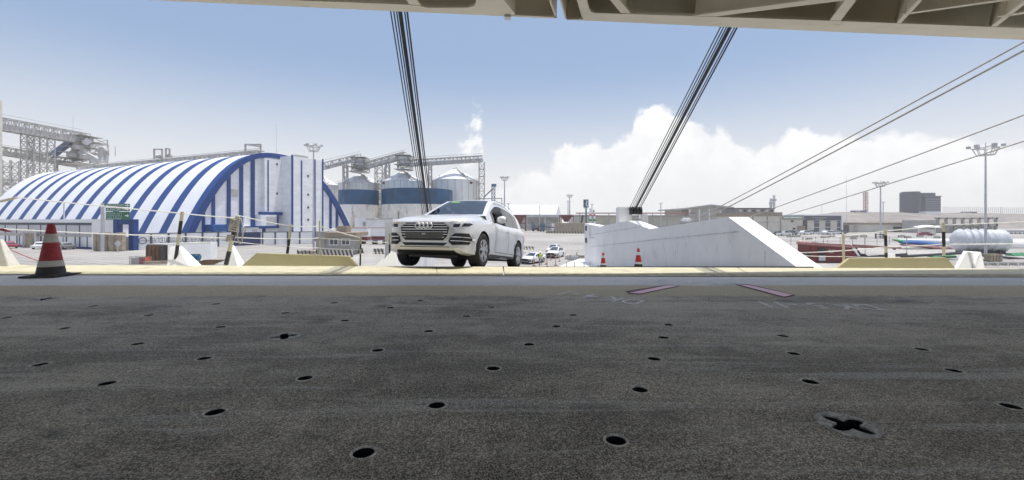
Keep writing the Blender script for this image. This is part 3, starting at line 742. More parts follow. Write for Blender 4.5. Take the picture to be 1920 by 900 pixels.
    def decal(mb, poly, axis, off, depth=.03, seg=.06):
        d = Vector(axis); b2 = bmesh.new()
        if abs(d.y) > .5: pts = [Vector((x, 0, z)) for x, z in poly]
        else: pts = [Vector((0, y, z)) for y, z in poly]
        f = b2.faces.new([b2.verts.new(p) for p in pts]); bmesh.ops.triangulate(b2, faces=[f])
        for _ in range(5):
            es = [e for e in b2.edges if e.calc_length() > seg]
            if not es: break
            bmesh.ops.subdivide_edges(b2, edges=es, cuts=1, use_grid_fill=False); bmesh.ops.triangulate(b2, faces=b2.faces[:])
        bd = [e for e in b2.edges if e.is_boundary]
        b2.verts.ensure_lookup_table(); b2.verts.index_update()
        last = None; W = []
        for v in b2.verts:
            o = v.co-d*4; hit = bvh.ray_cast(o, d)[0]
            if hit is None: hit = v.co+d*(-d.dot(v.co)) + d*(2.0 if abs(d.y) > .5 else -.7)*(-1)
            W.append(hit)
        fs = [tuple(v.index for v in f_.verts) for f_ in b2.faces]; bds = [(e.verts[0].index, e.verts[1].index) for e in bd]; b2.free()
        k0 = len(W)
        mb.add([w-d*off for w in W]+[w+d*depth for w in W], fs+[(a, b, b+k0, a+k0) for a, b in bds])
    F = (0, 1, 0)
    def mir(p): return [(-x, z) for x, z in p]
    gz = (lambda z: z*H)
    grille = [(-.41, .865), (.41, .865), (.53, .775), (.49, .595), (.41, .52), (-.41, .52), (-.49, .595), (-.53, .775)]
    sc = lambda p, s: [(x*s, .69+(z-.69)*s) for x, z in p]
    hz = lambda p: [(x, z*H) for x, z in p]
    mb = MB(); decal(mb, hz(sc(grille, 1.1)), F, .022); gf = mb.build('grille', M_satin if main else M_trim, t)
    mb = MB(); decal(mb, hz(sc(grille, 1.0)), F, .030); mb.build('grille_mesh', M_grille, gf)
    if main:
        for z in (.835, .785, .735, .685, .635, .58):
            half = .51-(.06 if z > .82 else 0)-(.55-min(z, .55)); half = min(half, .50 if z > .62 else .44)
            mb = MB(); decal(mb, [(-half, z-.0065), (half, z-.0065), (half, z+.0065), (-half, z+.0065)], F, .045); mb.build('grille_slat', M_chrome, gf)
        mb = MB(); decal(mb, [(-.40, .555), (.40, .555), (.42, .685), (-.42, .685)], F, .052); pl = mb.build('plate_holder', M_plate, t)
        mb = MB(); decal(mb, [(-.04, .63), (.04, .63), (.04, .66), (-.04, .66)], F, .056); mb.build('plate_badge', M_plate if False else M_galv, pl)
        mb = MB()
        yfr = bvh.ray_cast(Vector((0, -5, .81)), Vector((0, 1, 0)))[0].y-.062
        for i in range(4):
            cx = (-1.5+i)*.088
            prof = [(.052+.011*math.cos(a), .011*math.sin(a)) for a in [2*math.pi*q/10 for q in range(11)]]
            mb.lathe(prof, (cx, yfr-.004*(i % 2), .805), 28, 'Y', cap=False)
        mb.build('ring_emblem', M_chrome, t, smooth=True)
    lamp = [(.575, .765), (.63, .745), (.86, .775), (.93, .86), (.915, .945), (.62, .90), (.50, .875)]
    inlet = [(.52, .50), (.60, .43), (.86, .45), (.90, .56), (.87, .67), (.64, .66), (.56, .60)]
    for s in (1, -1):
        fl = (lambda p: p if s > 0 else mir(p))
        mb = MB(); decal(mb, fl(hz(lamp)), F, .008); hl = mb.build('headlight', M_lamp, t, smooth=40)
        mb = MB(); decal(mb, fl(hz([(.60, .79), (.64, .775), (.72, .785), (.74, .85), (.62, .845)])), F, .012); decal(mb, fl(hz([(.76, .795), (.85, .81), (.895, .865), (.87, .885), (.79, .865)])), F, .012)
        mb.build('headlight_lens', M_lampd, hl, smooth=40)
        if main and s < 0:
            mb = MB(); decal(mb, fl(hz([(.55, .86), (.60, .865), (.87, .90), (.87, .918), (.58, .883)])), F, .014); mb.build('indicator', M_amber, hl)
        mb = MB(); decal(mb, fl(hz([(x+(.03 if x > .7 else -.03), z+(.022 if z > .56 else -.022)) for x, z in inlet])), F, .006); it = mb.build('bumper_inlet', M_satin if main else M_trim, t)
        mb = MB(); decal(mb, fl(hz(inlet)), F, .012); mb.build('inlet_mesh', M_grille, it)
        if main:
            for z in (.515, .59):
                mb = MB(); decal(mb, fl([(.57, z-.006), (.885, z-.006), (.885, z+.006), (.57, z+.006)]), F, .026); mb.build('inlet_slat', M_chrome, it)
    mb = MB(); decal(mb, hz([(-.42, .415), (.42, .415), (.50, .475), (-.50, .475)]), F, .008); mb.build('lower_inlet', M_trim, t)
    mb = MB(); decal(mb, hz([(-.60, .33), (.60, .33), (.72, .385), (-.72, .385)]), F, .012); mb.build('skid_plate', M_trim if not main else M_satin, t)
    for s in (1, -1):
        ax = (-s, 0, 0)
        if main:
            mb = MB()
            for yy in (-.62, .44, 1.26):
                decal(mb, [(yy-.006, .36), (yy+.006, .36), (yy+.006, 1.0), (yy-.006, 1.0)], ax, .002, .01)
            decal(mb, [(-.62, .36), (1.0, .36), (1.0, .372), (-.62, .372)], ax, .002, .01)
            mb.build('door_seam', M_trim, t)
            mb = MB(); decal(mb, [(-.75, .865), (1.95, .925), (1.95, .938), (-.75, .877)], ax, .004, .01); mb.build('shoulder_crease', body_m, t)
        for yy in ((.30, 1.12) if suv else (.30, 1.15)):
            mb = MB(); mb.box((s*(wid(yy)+.012), yy, .90*H), (.035, .2, .03)); mb.build('door_handle', body_m, t, bevel=.01)
        mb = MB(); decal(mb, [(-1.0, .25*H), (1.0, .25*H), (1.0, .31*H), (-1.0, .31*H)], ax, .006, .02); mb.build('sill_trim', M_trim, t)
        mb = MB(); prof = [(.0, -.115), (.055, -.10), (.085, -.04), (.09, .03), (.07, .09), (0, .115)]
        mb.lathe(prof, (0, 0, 0), 14, 'X'); mb.v = [Vector((v.x+s*1.03, v.y*1.0-.52+.03*abs(v.x), v.z*.95+1.13*H)) for v in mb.v]
        mi = mb.build('mirror', body_m, t, smooth=50); MB().beam((s*.86, -.53, 1.07*H), (s*.95, -.53, 1.09*H), .05, .05).build('mirror_arm', M_trim, mi)
        mb = MB(); mb.lathe([(0, -.08), (.07, -.07), (.072, 0)], (0, 0, 0), 14, 'Y'); mb.v = [Vector((v.x*1.35+s*1.035, v.y*.1-.425, v.z*.95+1.13*H)) for v in mb.v]; mb.build('mirror_glass', M_glassd, mi)
        if suv:
            mb = MB(); mb.tube([(s*.66, -.02, 1.60), (s*.655, .1, 1.67), (s*.645, .7, 1.715), (s*.64, 1.3, 1.685), (s*.63, 1.75, 1.60)], .014, 8); mb.build('roof_rail', M_chrome if main else M_trim, t, smooth=True)
        mb = MB(); decal(mb, [(1.98, .78*H), (2.33, .80*H), (2.3, .95*H), (2.0, .93*H)], ax, .004, .02); mb.build('tail_lamp', M_tail, t)
        # wheels
        for y in (fa, ra):
            w = MB(); xo = s*.94; n_ = 28 if res > .6 else 16
            rr = WR*.66
            w.lathe([(rr, -s*.24), (rr, -s*.02), (rr-.012, 0), (rr-.03, -s*.02), (rr-.035, -s*.2)], (xo, y, WR), n_, 'X', cap=False)
            w.lathe([(.0, .004*s), (.05, .0), (.055, -s*.05)], (xo, y, WR), 14, 'X', cap=False)
            for q in range(5):
                a = 2*math.pi*q/5+.3
                for da in (-.16, .16):
                    p0 = Vector((xo-s*.02, y+math.cos(a+da*.9)*.04, WR+math.sin(a+da*.9)*.04)); p1 = Vector((xo-s*.014, y+math.cos(a+da*1.25)*(rr-.01), WR+math.sin(a+da*1.25)*(rr-.01)))
                    w.beam(p0, p1, .045, .04, up=(1, 0, 0))
            wh = w.build('wheel', M_rim, t, smooth=30)
            ty = MB(); ty.lathe([(rr-.005, -s*.01), (rr+.015, s*.004), (WR*.88, s*.006), (WR*.97, -s*.015), (WR, -s*.05), (WR, -s*.2), (WR*.97, -s*.235), (WR*.85, -s*.25), (rr, -s*.24)], (xo, y, WR), n_+8, 'X', cap=False)
            ty.build('tyre', M_tyre, wh, smooth=50)
            dk_ = MB(); dk_.lathe([(0, 0), (rr-.03, 0)], (xo-s*.13, y, WR), 20, 'X', cap=False); dk_.lathe([(0, s*.02), (.15, s*.02), (.15, 0)], (xo-s*.125, y, WR), 20, 'X', cap=False); dk_.build('brake_disc', M_dark, wh)
    mb = MB(); mb.slab(-.55, .55, -1.9, 2.0, .2*H, .34*H); mb.build('underbody', M_trim, t)
    if main:
        for x in (-.37, .37):
            mb = MB(); mb.box((x, .55, 1.12), (.46, .14, .34)); mb.box((x, .6, 1.36), (.26, .1, .16)); mb.build('seat', M_interior, t, bevel=.04)
        mb = MB(); decal(mb, [(.98, .60), (1.16, .585), (1.17, .62), (1.0, .64)], (-1, 0, 0), .006, .01); mb.build('door_tag', M_bluetag, t)
        mb = MB(); c = Vector((-.28, -.17, 1.585+.03)); u = Vector((.12, 0, 0)); v = Vector((0, .075, .033)); mb.quad(c-u-v, c+u-v, c+u+v, c-u+v); mb.build('windscreen_sticker', M_sticker, t)
        prof = [(.17+.016*math.cos(a), .016*math.sin(a)) for a in [2*math.pi*q/8 for q in range(9)]]
        mb = MB(); mb.lathe(prof, (.37, -.18, 1.08), 24, 'Y', cap=False); mb.build('steering_wheel', M_interior, t)
        mb = MB(); mb.slab(-.8, .8, -.72, -.45, 1.06, 1.13); mb.build('dashboard', M_interior, t, bevel=.03)
        mb = MB(); mb.tube([(-.05, -.76, 1.205), (-.62, -.66, 1.24)], .01, 6); mb.tube([(.55, -.76, 1.20), (.05, -.66, 1.245)], .01, 6); mb.build('wiper', M_trim, t)
    return t
main_car = make_car('silver sport utility vehicle driving up the ramp with chrome grille and four ring emblem', M_silver, 'suv', 1.0, True)
CAR_O = Vector((-1.149, 10.81, rz(10.81)-.012)); CAR_YAW, CAR_PITCH = R(-16), -math.atan(.1145)
place(main_car, CAR_O, CAR_YAW, CAR_PITCH, sc=1.02)
# ------------------------------------------------------------------ people
def person(label, joints, rad, edges, body_m, parts, loc, rz_=0, scale=1.0):
    """joints: name -> (x, y, z); body grown with the skin modifier; parts: list of (name, MB, material)"""
    t = thing('person', label, 'person')
    me = bpy.data.meshes.new('body'); names = list(joints); me.from_pydata([joints[k] for k in names], [(names.index(a), names.index(b)) for a, b in edges], [])
    ob = bpy.data.objects.new('body', me); COL.objects.link(ob)
    md = ob.modifiers.new('skin', 'SKIN'); md.use_smooth_shade = True
    for i, k in enumerate(names):
        r = rad[k]; sv = me.skin_vertices[0].data[i]; sv.radius = (r if isinstance(r, tuple) else (r, r)); sv.use_root = (i == 0)
    ob.modifiers.new('sub', 'SUBSURF').levels = 1
    dg = bpy.context.evaluated_depsgraph_get(); m2 = bpy.data.meshes.new_from_object(ob.evaluated_get(dg)); ob.modifiers.clear(); ob.data = m2; m2.name = 'body'
    m2.materials.clear(); m2.materials.append(body_m); m2.materials.append(M_skin)
    for p in m2.polygons:
        p.use_smooth = True
        c = p.center
        p.material_index = 1 if any((c-Vector(joints[k])).length < rr for k, rr in (('head', .16), ('handL', .09), ('handR', .09)) if k in joints) else 0
    ob.parent = t
    for nm, mb, m in parts: mb.build(nm, m, t, smooth=45)
    place(t, loc, rz_, sc=scale)
    return t
def stand_joints(arm='down', stride=.1):
    J = {'pelvis': (0, 0, .95), 'waist': (0, 0, 1.1), 'chest': (0, .0, 1.32), 'neck': (0, 0, 1.48), 'head': (0, -.02, 1.62), 'crown': (0, -.01, 1.70),
         'shL': (.19, 0, 1.40), 'elL': (.25, .02, 1.13), 'handL': (.24, -.1, .88), 'shR': (-.19, 0, 1.40), 'elR': (-.25, .02, 1.13), 'handR': (-.24, -.1, .88),
         'hipL': (.1, 0, .9), 'knL': (.11, -stride, .5), 'anL': (.11, -stride*.6, .08), 'toeL': (.12, -stride*.6-.17, .04),
         'hipR': (-.1, 0, .9), 'knR': (-.11, stride*.4, .5), 'anR': (-.11, stride, .08), 'toeR': (-.12, stride-.17, .04)}
    if arm == 'point': J['elR'] = (-.42, -.12, 1.25); J['handR'] = (-.55, -.3, 1.3)
    return J
RAD = {'pelvis': (.15, .11), 'waist': (.14, .10), 'chest': (.17, .11), 'neck': .055, 'head': (.082, .1), 'crown': (.06, .07), 'shL': .07, 'elL': .05, 'handL': .045, 'shR': .07, 'elR': .05, 'handR': .045,
       'hipL': .09, 'knL': .065, 'anL': .05, 'toeL': .04, 'hipR': .09, 'knR': .065, 'anR': .05, 'toeR': .04}
EDG = [('pelvis','waist'),('waist','chest'),('chest','neck'),('neck','head'),('head','crown'),('chest','shL'),('shL','elL'),('elL','handL'),('chest','shR'),('shR','elR'),('elR','handR'),
       ('pelvis','hipL'),('hipL','knL'),('knL','anL'),('anL','toeL'),('pelvis','hipR'),('hipR','knR'),('knR','anR'),('anR','toeR')]
def vest(): 
    mb = MB(); mb.lathe([(.0, .86), (.20, .86), (.205, 1.0), (.215, 1.2), (.235, 1.36), (.16, 1.45), (.07, 1.47)], (0, 0, 0), 18); mb.v = [Vector((v.x*1.02, v.y*.72, v.z)) for v in mb.v]; return mb
def band():
    mb = MB(); mb.lathe([(.212, 1.02), (.216, 1.09)], (0, 0, 0), 18, cap=False); mb.v = [Vector((v.x*1.03, v.y*.74, v.z)) for v in mb.v]; return mb
def helmet(): return MB().lathe([(.0, 1.80), (.06, 1.79), (.11, 1.73), (.125, 1.66), (.15, 1.645)], (0, -.02, 0), 16, cap=False)
# the driver: seen through the open front window
DJ = {'pelvis': (0, .1, .62), 'waist': (0, .08, .8), 'chest': (0, .05, 1.02), 'neck': (0, .02, 1.19), 'head': (0, -.02, 1.33), 'crown': (0, -.01, 1.40),
      'shL': (.19, .03, 1.09), 'elL': (.26, -.16, .98), 'handL': (.12, -.40, 1.10), 'shR': (-.19, .03, 1.09), 'elR': (-.24, -.2, .98), 'handR': (-.1, -.42, 1.10),
      'hipL': (.1, .08, .58), 'knL': (.13, -.35, .62), 'anL': (.12, -.62, .3), 'toeL': (.12, -.78, .3), 'hipR': (-.1, .08, .58), 'knR': (-.13, -.35, .62), 'anR': (-.12, -.62, .3), 'toeR': (-.12, -.78, .3)}
hood = MB().lathe([(.0, 1.47), (.07, 1.455), (.115, 1.40), (.13, 1.32), (.125, 1.24), (.15, 1.17), (.22, 1.12)], (0, .015, 0), 16, cap=False)
hood.f = [f_ for f_ in hood.f if not (all(hood.v[i].y < -.07 for i in f_) and 1.24 < sum(hood.v[i].z for i in f_)/len(f_) < 1.40)]
drv = person('driver in a white head covering seen through the open window of the silver car', DJ, RAD, EDG, M_whitec, [('head_covering', hood, M_whitec)], (0, 0, 0))
Rc = Matrix.Rotation(CAR_YAW, 4, 'Z')@Matrix.Rotation(CAR_PITCH, 4, 'X')
drv.location = CAR_O+Rc@Vector((.39, .28, .02)); drv.rotation_euler = (CAR_PITCH, 0, CAR_YAW)
# ------------------------------------------------------------------ traffic cones
M_coned = mat('grubby_shaded_cone_red', (.27, .02, .025), .65, var=.2, scale=9, dirt=((.07, .02, .02), .6, 7, (1, 1, 1), .15)); M_conewd = mat('grubby_shaded_band', (.4, .38, .34), .6, var=.12, scale=9, dirt=((.2, .18, .15), .6, 9, (1, 1, 1), .15))  # darker cone copies: grime plus the ship's shade painted into the colours
def make_cone(label, H, group, cm=M_cone, bm_=M_conew):
    t = thing('traffic_cone', label, 'traffic cone', group=group)
    def rad(z): return lerp(.205, .052, (z-.06)/(.94))*H
    def seg(z0, z1, m, nm):
        mb = MB(); out = .004
        mb.lathe([(rad(z0)+out, z0*H), (rad(z1)+out, z1*H)], (0, 0, 0), 32, cap=False); return mb.build(nm, m, t, smooth=50)
    mb = MB(); mb.lathe([(rad(.07), .07*H), (rad(1), 1*H), (rad(1)*.6, 1.012*H), (0, 1.012*H)], (0, 0, 0), 32, cap=False); mb.build('cone_body', cm, t, smooth=50)
    mb = MB(); w = .30*H; mb.box((0, 0, .02*H), (2*w, 2*w, .035*H)); mb.build('base', M_black, t, bevel=.008)
    mb = MB(); mb.lathe([(.27*H, .0375*H), (.26*H, .055*H), (.215*H, .062*H), (rad(.08)+.004, .075*H), (rad(.19)+.004, .19*H)], (0, 0, 0), 32, cap=False); mb.build('base_collar', M_black, t, smooth=40)
    seg(.195, .305, bm_, 'reflective_band'); seg(.65, .815, bm_, 'reflective_band')
    return t
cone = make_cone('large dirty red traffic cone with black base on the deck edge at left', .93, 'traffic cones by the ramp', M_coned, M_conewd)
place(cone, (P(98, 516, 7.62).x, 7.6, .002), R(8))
cone2 = [make_cone('x', .93, 'traffic cones by the ramp')]
def place_cone(px, Y, label, sc, z=None):
    c = cone2.pop() if cone2 else copy_tree(bright_cone); place(c, (GX(px, Y).x, Y, rz(Y) if z is None else z), R(20), label=label, sc=sc); return c
bright_cone = place_cone(1197, 15.4, 'bright red and white cone standing before the white wedge wall, nearer of two', .75)
place_cone(1131, 18.6, 'small red and white cone on the ramp, partly hidden, left of its twin', .72)
# delineator posts on the quay and the ramp's foot
pr = thing('delineator_post', 'x', 'delineator', group='orange delineator posts on the quay')
mb = MB(); mb.lathe([(.045, .06), (.04, 1.0), (.055, 1.02), (.05, 1.08), (0, 1.09)], n=12, cap=False); mb.build('post', M_orange, pr, smooth=40)
mb = MB(); mb.lathe([(.24, 0), (.24, .04), (.1, .07), (.045, .1)], n=8); mb.build('base', M_black, pr)
MB().lathe([(.047, .62), (.045, .74)], n=12, cap=False).build('reflective_band', M_conew, pr); MB().lathe([(.0455, .82), (.0445, .92)], n=12, cap=False).build('reflective_band', M_conew, pr)
dl = [(1001, 56, 'orange delineator right beside the dark fronted car'), (1024, 58, 'thin orange delineator between the two parked cars'), (1042, 56.5, 'tall orange delineator nearest the sill in front of the white cars'), (1033, 64, 'small orange delineator before the white car bonnet'),
      (1060, 66, 'orange delineator just right of the white cars'), (1026, 55.2, 'low orange delineator by the sill, its base hidden'), (1101, 62, 'orange delineator in front of the white ramp wall end'), (1012, 54.8, 'short orange delineator in front of the hi-vis worker'), (1049, 62, 'orange delineator at the white car right wheel'),
      (992, 70, 'far orange delineator behind the dark fronted car')]
for i, (px, Y, lab) in enumerate(dl):
    o = pr if i == 0 else copy_tree(pr); place(o, GX(px, Y), 0, label=lab, sc=1.15 if i in (0, 2) else .9)
# cars waiting at the foot of the ramp
sed = make_car('white sedan with dark front waiting at the ramp foot beside hi-vis workers', M_whitecar, 'sed', .5)
mb = MB()
place(sed, GX(999, 60), R(-33), label='white sedan with shadowed front waiting at the ramp foot between two workers')
s2 = make_car('white sedan first of the pair queuing behind orange posts', M_whitecar, 'suv', .5); place(s2, GX(1041, 69), R(-24), label='front white car of the pair queuing behind orange posts')
s3 = copy_tree(s2); place(s3, GX(1038, 76), R(-20), label='rear white car of the pair, half hidden behind the front one')
for o in (sed, s2, s3): o['group'] = 'white cars waiting on the quay'
person('worker in yellow hi-vis vest standing right of the sedan bonnet, hands down', stand_joints(), RAD, EDG, M_cloth, [('hi_vis_vest', vest(), M_hivis), ('reflective_band', band(), M_conew), ('helmet', helmet(), M_whitec)], GX(1013, 57.2), R(200), 1.04)
person('worker in yellow hi-vis vest half hidden behind the silver car tail', stand_joints('point'), RAD, EDG, M_cloth, [('hi_vis_vest', vest(), M_hivis), ('reflective_band', band(), M_conew), ('helmet', helmet(), M_whitec)], GX(979, 61.5), R(120), 1.04)
# lower end of the ramp: the outer flap's light side wall with gear on it
t = thing('ramp_wall', 'low pale side wall of the outer ramp flap behind the small cones', 'ramp wall', (3.6, 27, rz(27)))
def olow(px, py, Y): return P(px, py, Y)
mb = MB(); prof = [(1045, 501, 24), (1068, 491.5, 27), (1085, 485.5, 29), (1097, 487.5, 29), (1120, 497, 24.5), (1121, 503, 24), (1045, 506, 24)]
a = [P(*p) for p in prof]; mb.prism(a, (.25, .9, -.1)); mb.build('wall_panel', M_ramp, t)
mb = MB()
for px in (1062, 1077, 1095, 1106): p = P(px, 497, 24.2); mb.beam(p+Vector((0, 0, -.2)), p+Vector((0, 0, .2)), .05)
mb.build('stiffener', M_galv, t)
t = thing('deck_machinery', 'jumble of pale winch gear on the outer ramp flap behind the cones', 'machinery', P(1075, 487, 31))
mb = MB(); mb.slab(P(1062, 484, 31).x, P(1084, 484, 31).x, 30.6, 31.4, ZZ(488, 31), ZZ(479, 31)); mb.build('housing', M_galv, t, bevel=.08)
mb = MB(); mb.lathe([(.15, -.4), (.3, -.38), (.14, -.3), (.14, .3), (.3, .38), (.15, .4)], P(1091, 480, 31), 16, 'X'); mb.build('winch_drum', M_conc, t)
mb = MB(); mb.tube([P(1060, 481, 31), P(1066, 478, 31), P(1092, 478, 31)], .06, 8); mb.tube([P(1068, 486, 30.5), P(1070, 479, 30.5)], .07, 8); mb.build('pipe', M_galvd, t)
mb = MB()
for px in (1103, 1107, 1113): mb.lathe([(.08, -.3), (.16, -.28), (.16, .2), (.05, .25)], P(px, 474.5, 30), 12)
o = mb.build('mooring_bitts', M_galvd, loc=P(1107, 478, 30)); tag(o, 'small dark bitts on the ramp flap in front of the white wall', 'bitts')
# ------------------------------------------------------------------ things at the ramp's sides
def solid(name, label, cat, pts, ext, m, group=None, bevel=0, taper=None):
    a = [Vector(p) for p in pts]; mb = MB()
    mb.prism(a, ext)
    c = sum(a, Vector())/len(a); o = mb.build(name, m, loc=(c.x, c.y, min(p.z for p in a)), bevel=bevel)
    return tag(o, label, cat, group)
Yb = 9.6
solid('steel_coaming', 'long ochre steel coaming with sloping ends beyond the sill, left of the car', 'coaming', [P(436, 512, Yb), P(481, 474.5, Yb), P(654, 480.5, Yb), P(680, 512, Yb)], (0, .1, 0), M_yellowb, 'ochre coamings beside the ramp', .012)
solid('steel_coaming', 'ochre steel coaming with sloping ends beyond the sill, right of the white wedge wall', 'coaming', [P(1557, 514, Yb), P(1594, 484.5, Yb), P(1776, 483, Yb), P(1801, 514, Yb)], (0, .1, 0), M_yellowb, 'ochre coamings beside the ramp', .012)
def gusset(label, px0, px1, pt0, pt1, pyt, Y, dep, m=M_ramp, pyb=514):
    b0, b1, t0, t1 = P(px0, pyb, Y), P(px1, pyb, Y), P(pt0, pyt, Y+dep*.6), P(pt1, pyt, Y+dep*.6)
    B = Vector((0, dep, 0)); up = Vector((.0, dep*.25, 0)); mb = MB()
    mb.add([b0, b1, b1+B, b0+B, t0, t1, t1+up, t0+up], [(0, 1, 2, 3), (4, 5, 6, 7), (0, 1, 5, 4), (1, 2, 6, 5), (2, 3, 7, 6), (3, 0, 4, 7)])
    o = mb.build('steel_gusset', m, loc=(b0+b1)/2, bevel=.008)
    return tag(o, label, 'gusset', 'white steel gussets beside the ramp')
gusset('white wedge gusset behind the leaning post near the wooden container', 310, 362, 318, 335, 463, 10.0, .5)
gusset('narrow white gusset at the left end of the ochre coaming', 420, 450, 428, 434, 460, 10.2, .4)
gusset('white triangular gusset left of the silver car front wheel', 686, 748, 733, 738, 471, 9.7, .5)
gusset('dirty white gusset at the left edge of the photo beside the big cone', -30, 17, -20, 0, 449, 8.75, .25, M_gussetd, 506)
gusset('small white gusset seen over the middle of the right ochre coaming', 1662, 1682, 1668, 1679, 476, 11.0, .3)
# A shaped bracket with a slot
t = thing('steel_bracket', 'white A shaped bracket with a slot at the right end of the ochre coaming', 'bracket', P(1820, 505, 9.7))
mb = MB(); q = [P(1793, 507, 9.7), P(1812, 473, 9.9), P(1826, 472.7, 9.9), P(1822, 507, 9.7)]; mb.prism(q, (0, .08, 0)); mb.build('left_plate' if False else 'leg_plate', M_ramp, t)
mb = MB(); q = [P(1828, 507, 9.65), P(1833, 482, 9.8), P(1836, 472.5, 9.9), P(1840, 472.5, 9.9), P(1847, 507, 9.65)]; mb.prism(q, (0, .35, 0)); mb.build('leg_plate', M_ramp, t)
mb = MB(); q = [P(1818, 507, 9.9), P(1820, 493, 9.9), P(1829, 491, 9.9), P(1831, 507, 9.9)]; mb.prism(q, (0, .06, 0)); mb.build('web_plate', M_ramp, t)
# leaning striped stanchions and their ropes
def stanchion(label, px0, py0, px1, py1, Y, bands, r=.035):
    a, b = P(px0, py0, Y), P(px1, py1, Y-.02); a = a+(a-b)*(.16 if py0 > 500 else .1); t = thing('stanchion', label, 'stanchion', a, 'yellow and black stanchions along the ship side')
    MB().tube([a, b], r, 10).build('post', M_yellow, t, smooth=True)
    for u0, u1 in bands:
        MB().tube([a.lerp(b, u0), a.lerp(b, u1)], r*1.06, 10).build('black_band', M_trim, t, smooth=True)
    MB().lathe([(r*2.2, 0), (r*2.2, .02), (r, .03)], a, 12).build('foot', M_galv, t)
    return t
stanchion('leaning yellow and black post in front of the white wedge gusset at left', 327, 503, 342, 397, 10.2, ((.27, .49), (.66, .86)))
stanchion('leaning yellow and black post wrapped with coiled mooring rope', 422, 503, 446, 405, 10.0, ((.2, .42), (.6, .82)), .045)
stanchion('yellow and black post behind the left ochre coaming', 537, 487, 546, 421, 12.0, ((.12, .62),))
stanchion('thin pale post at the right part of the left ochre coaming', 600, 503, 599, 414, 9.5, ((.02, .12),), .014)
stanchion('slim yellow and black post right of the left ochre coaming', 675, 505, 677, 437, 10.0, ((.24, .5), (.62, .74)), .018)
stanchion('slim yellow and black post close to the silver car headlight', 731, 503, 730, 437, 10.0, ((.1, .3), (.45, .72)), .018)
stanchion('pale yellow post in front of the red crane cab', 1582, 492, 1581, 439, 10.6, ((.0, .02),), .028)
stanchion('yellow and black post in the middle behind the right ochre coaming', 1662, 492, 1660, 431, 10.6, ((.05, .36), (.55, .85)), .03)
stanchion('tall yellow and black post before the blue tarp and wrapped tank', 1770, 489, 1769, 417, 10.6, ((.0, .2), (.43, .78)), .032)
def rope(label, pts, r, m, name='rope', cat='rope', sag=0, group='ropes strung between the stanchions'):
    q = [P(*p) for p in pts]; out = []
    for i in range(len(q)-1):
        n = 6
        for k in range(n): u = k/n; p = q[i].lerp(q[i+1], u); p.z -= sag*4*u*(1-u); out.append(p)
    out.append(q[-1])
    return tag(MB().tube(out, r, 8).build(name, m, loc=q[0], smooth=True), label, cat, group)
rope('upper white rope from the left edge past the green sign to the roped post', [(-60, 384, 10.4), (30, 370, 10.4), (341, 400, 10.2), (446, 409, 10.0)], .014, M_ropew, sag=.01)
rope('middle white rope crossing below the green sign at left', [(-60, 424, 10.4), (100, 434, 10.3), (336, 443, 10.2), (436, 446, 10.0)], .013, M_ropew, sag=.01)
rope('upper white rope between the roped post and the coaming posts', [(446, 404, 10), (545, 424, 12), (599, 424, 9.6), (677, 446, 10)], .011, M_ropew, sag=.012)
rope('middle white rope between the roped post and the coaming posts', [(440, 445, 10), (543, 448, 12), (599, 446, 9.6), (677, 451, 10), (730, 455, 10)], .011, M_ropew, sag=.01)
rope('lower white rope between the roped post and the coaming posts', [(436, 453, 10), (541, 462, 12), (599, 465, 9.6), (676, 468, 10)], .009, M_ropew, sag=.01)
rope('upper white rope past the wrapped tank at right', [(1500, 452, 10.8), (1581, 443, 10.6), (1660, 433, 10.6), (1769, 422, 10.6), (2100, 407, 10.4)], .012, M_ropew, sag=.01)
rope('lower white rope across the red crane cab at right', [(1480, 474, 10.8), (1581, 470, 10.6), (1661, 463, 10.6), (1769, 458, 10.6), (2100, 454, 10.4)], .012, M_ropew, sag=.01)
rope('lowest thin white rope across the foot of the red crane', [(1500, 479, 10.8), (1582, 481, 10.6), (1660, 482.5, 10.6)], .008, M_ropew, sag=.01)
rope('red and white cord slanting down to the big cone', [(4, 461, 9.2), (76, 491, 8.9)], .012, M_redl, sag=.01)
rope('thick grey rope coming in at the left edge above the roof stripes', [(-40, 383, 9.9), (5, 377, 9.9), (31, 370.5, 9.9)], .03, M_rope)
# coil on the second post
mb = MB()
for k in range(7):
    c = P(441-k*.5, 411+k*3.4, 10.0); ax = (P(446, 405, 10)-P(422, 503, 10)).normalized()
    pts = []
    for j in range(17):
        a = 2*math.pi*j/16; x = Vector((1, 0, 0)); y = ax.cross(x); pts.append(c+x*.085*math.cos(a)+y*.085*math.sin(a)+ax*.02*math.sin(a*2+k))
    mb.tube(pts, .024, 6)
for k in range(4):
    c = P(434-k*.8, 442+k*3, 10.0); pts = [c+Vector((.075*math.cos(2*math.pi*j/16), .075*math.sin(2*math.pi*j/16), .01*math.sin(j))) for j in range(17)]; mb.tube(pts, .022, 6)
tag(mb.build('rope_coil', M_rope, loc=P(440, 425, 10), smooth=True), 'pale mooring rope wound round the leaning post', 'rope coil')
mb = MB(); mb.tube([P(448, 408, 9.9), P(446, 425, 9.88), P(445, 445, 9.86), P(449, 457, 9.86), P(453, 456, 9.86), P(455, 440, 9.87), P(455, 424, 9.9), P(452, 409, 9.92)], .016, 8)
tag(mb.build('rope_loop', M_rope, loc=P(450, 456, 9.9), smooth=True), 'loose loop of rope hanging from the wrapped post', 'rope loop')
mb = MB(); q = [P(-20, 428, 9.3), P(4, 428, 9.3), P(24, 435.5, 9.3), P(10, 434.5, 9.28), P(-2, 431.5, 9.3), P(-20, 436, 9.3)]; mb.prism(q, (0, .02, 0)); tag(mb.build('red_cloth', M_red, loc=q[0]), 'dark red cloth hanging over the rope at the left edge', 'cloth')
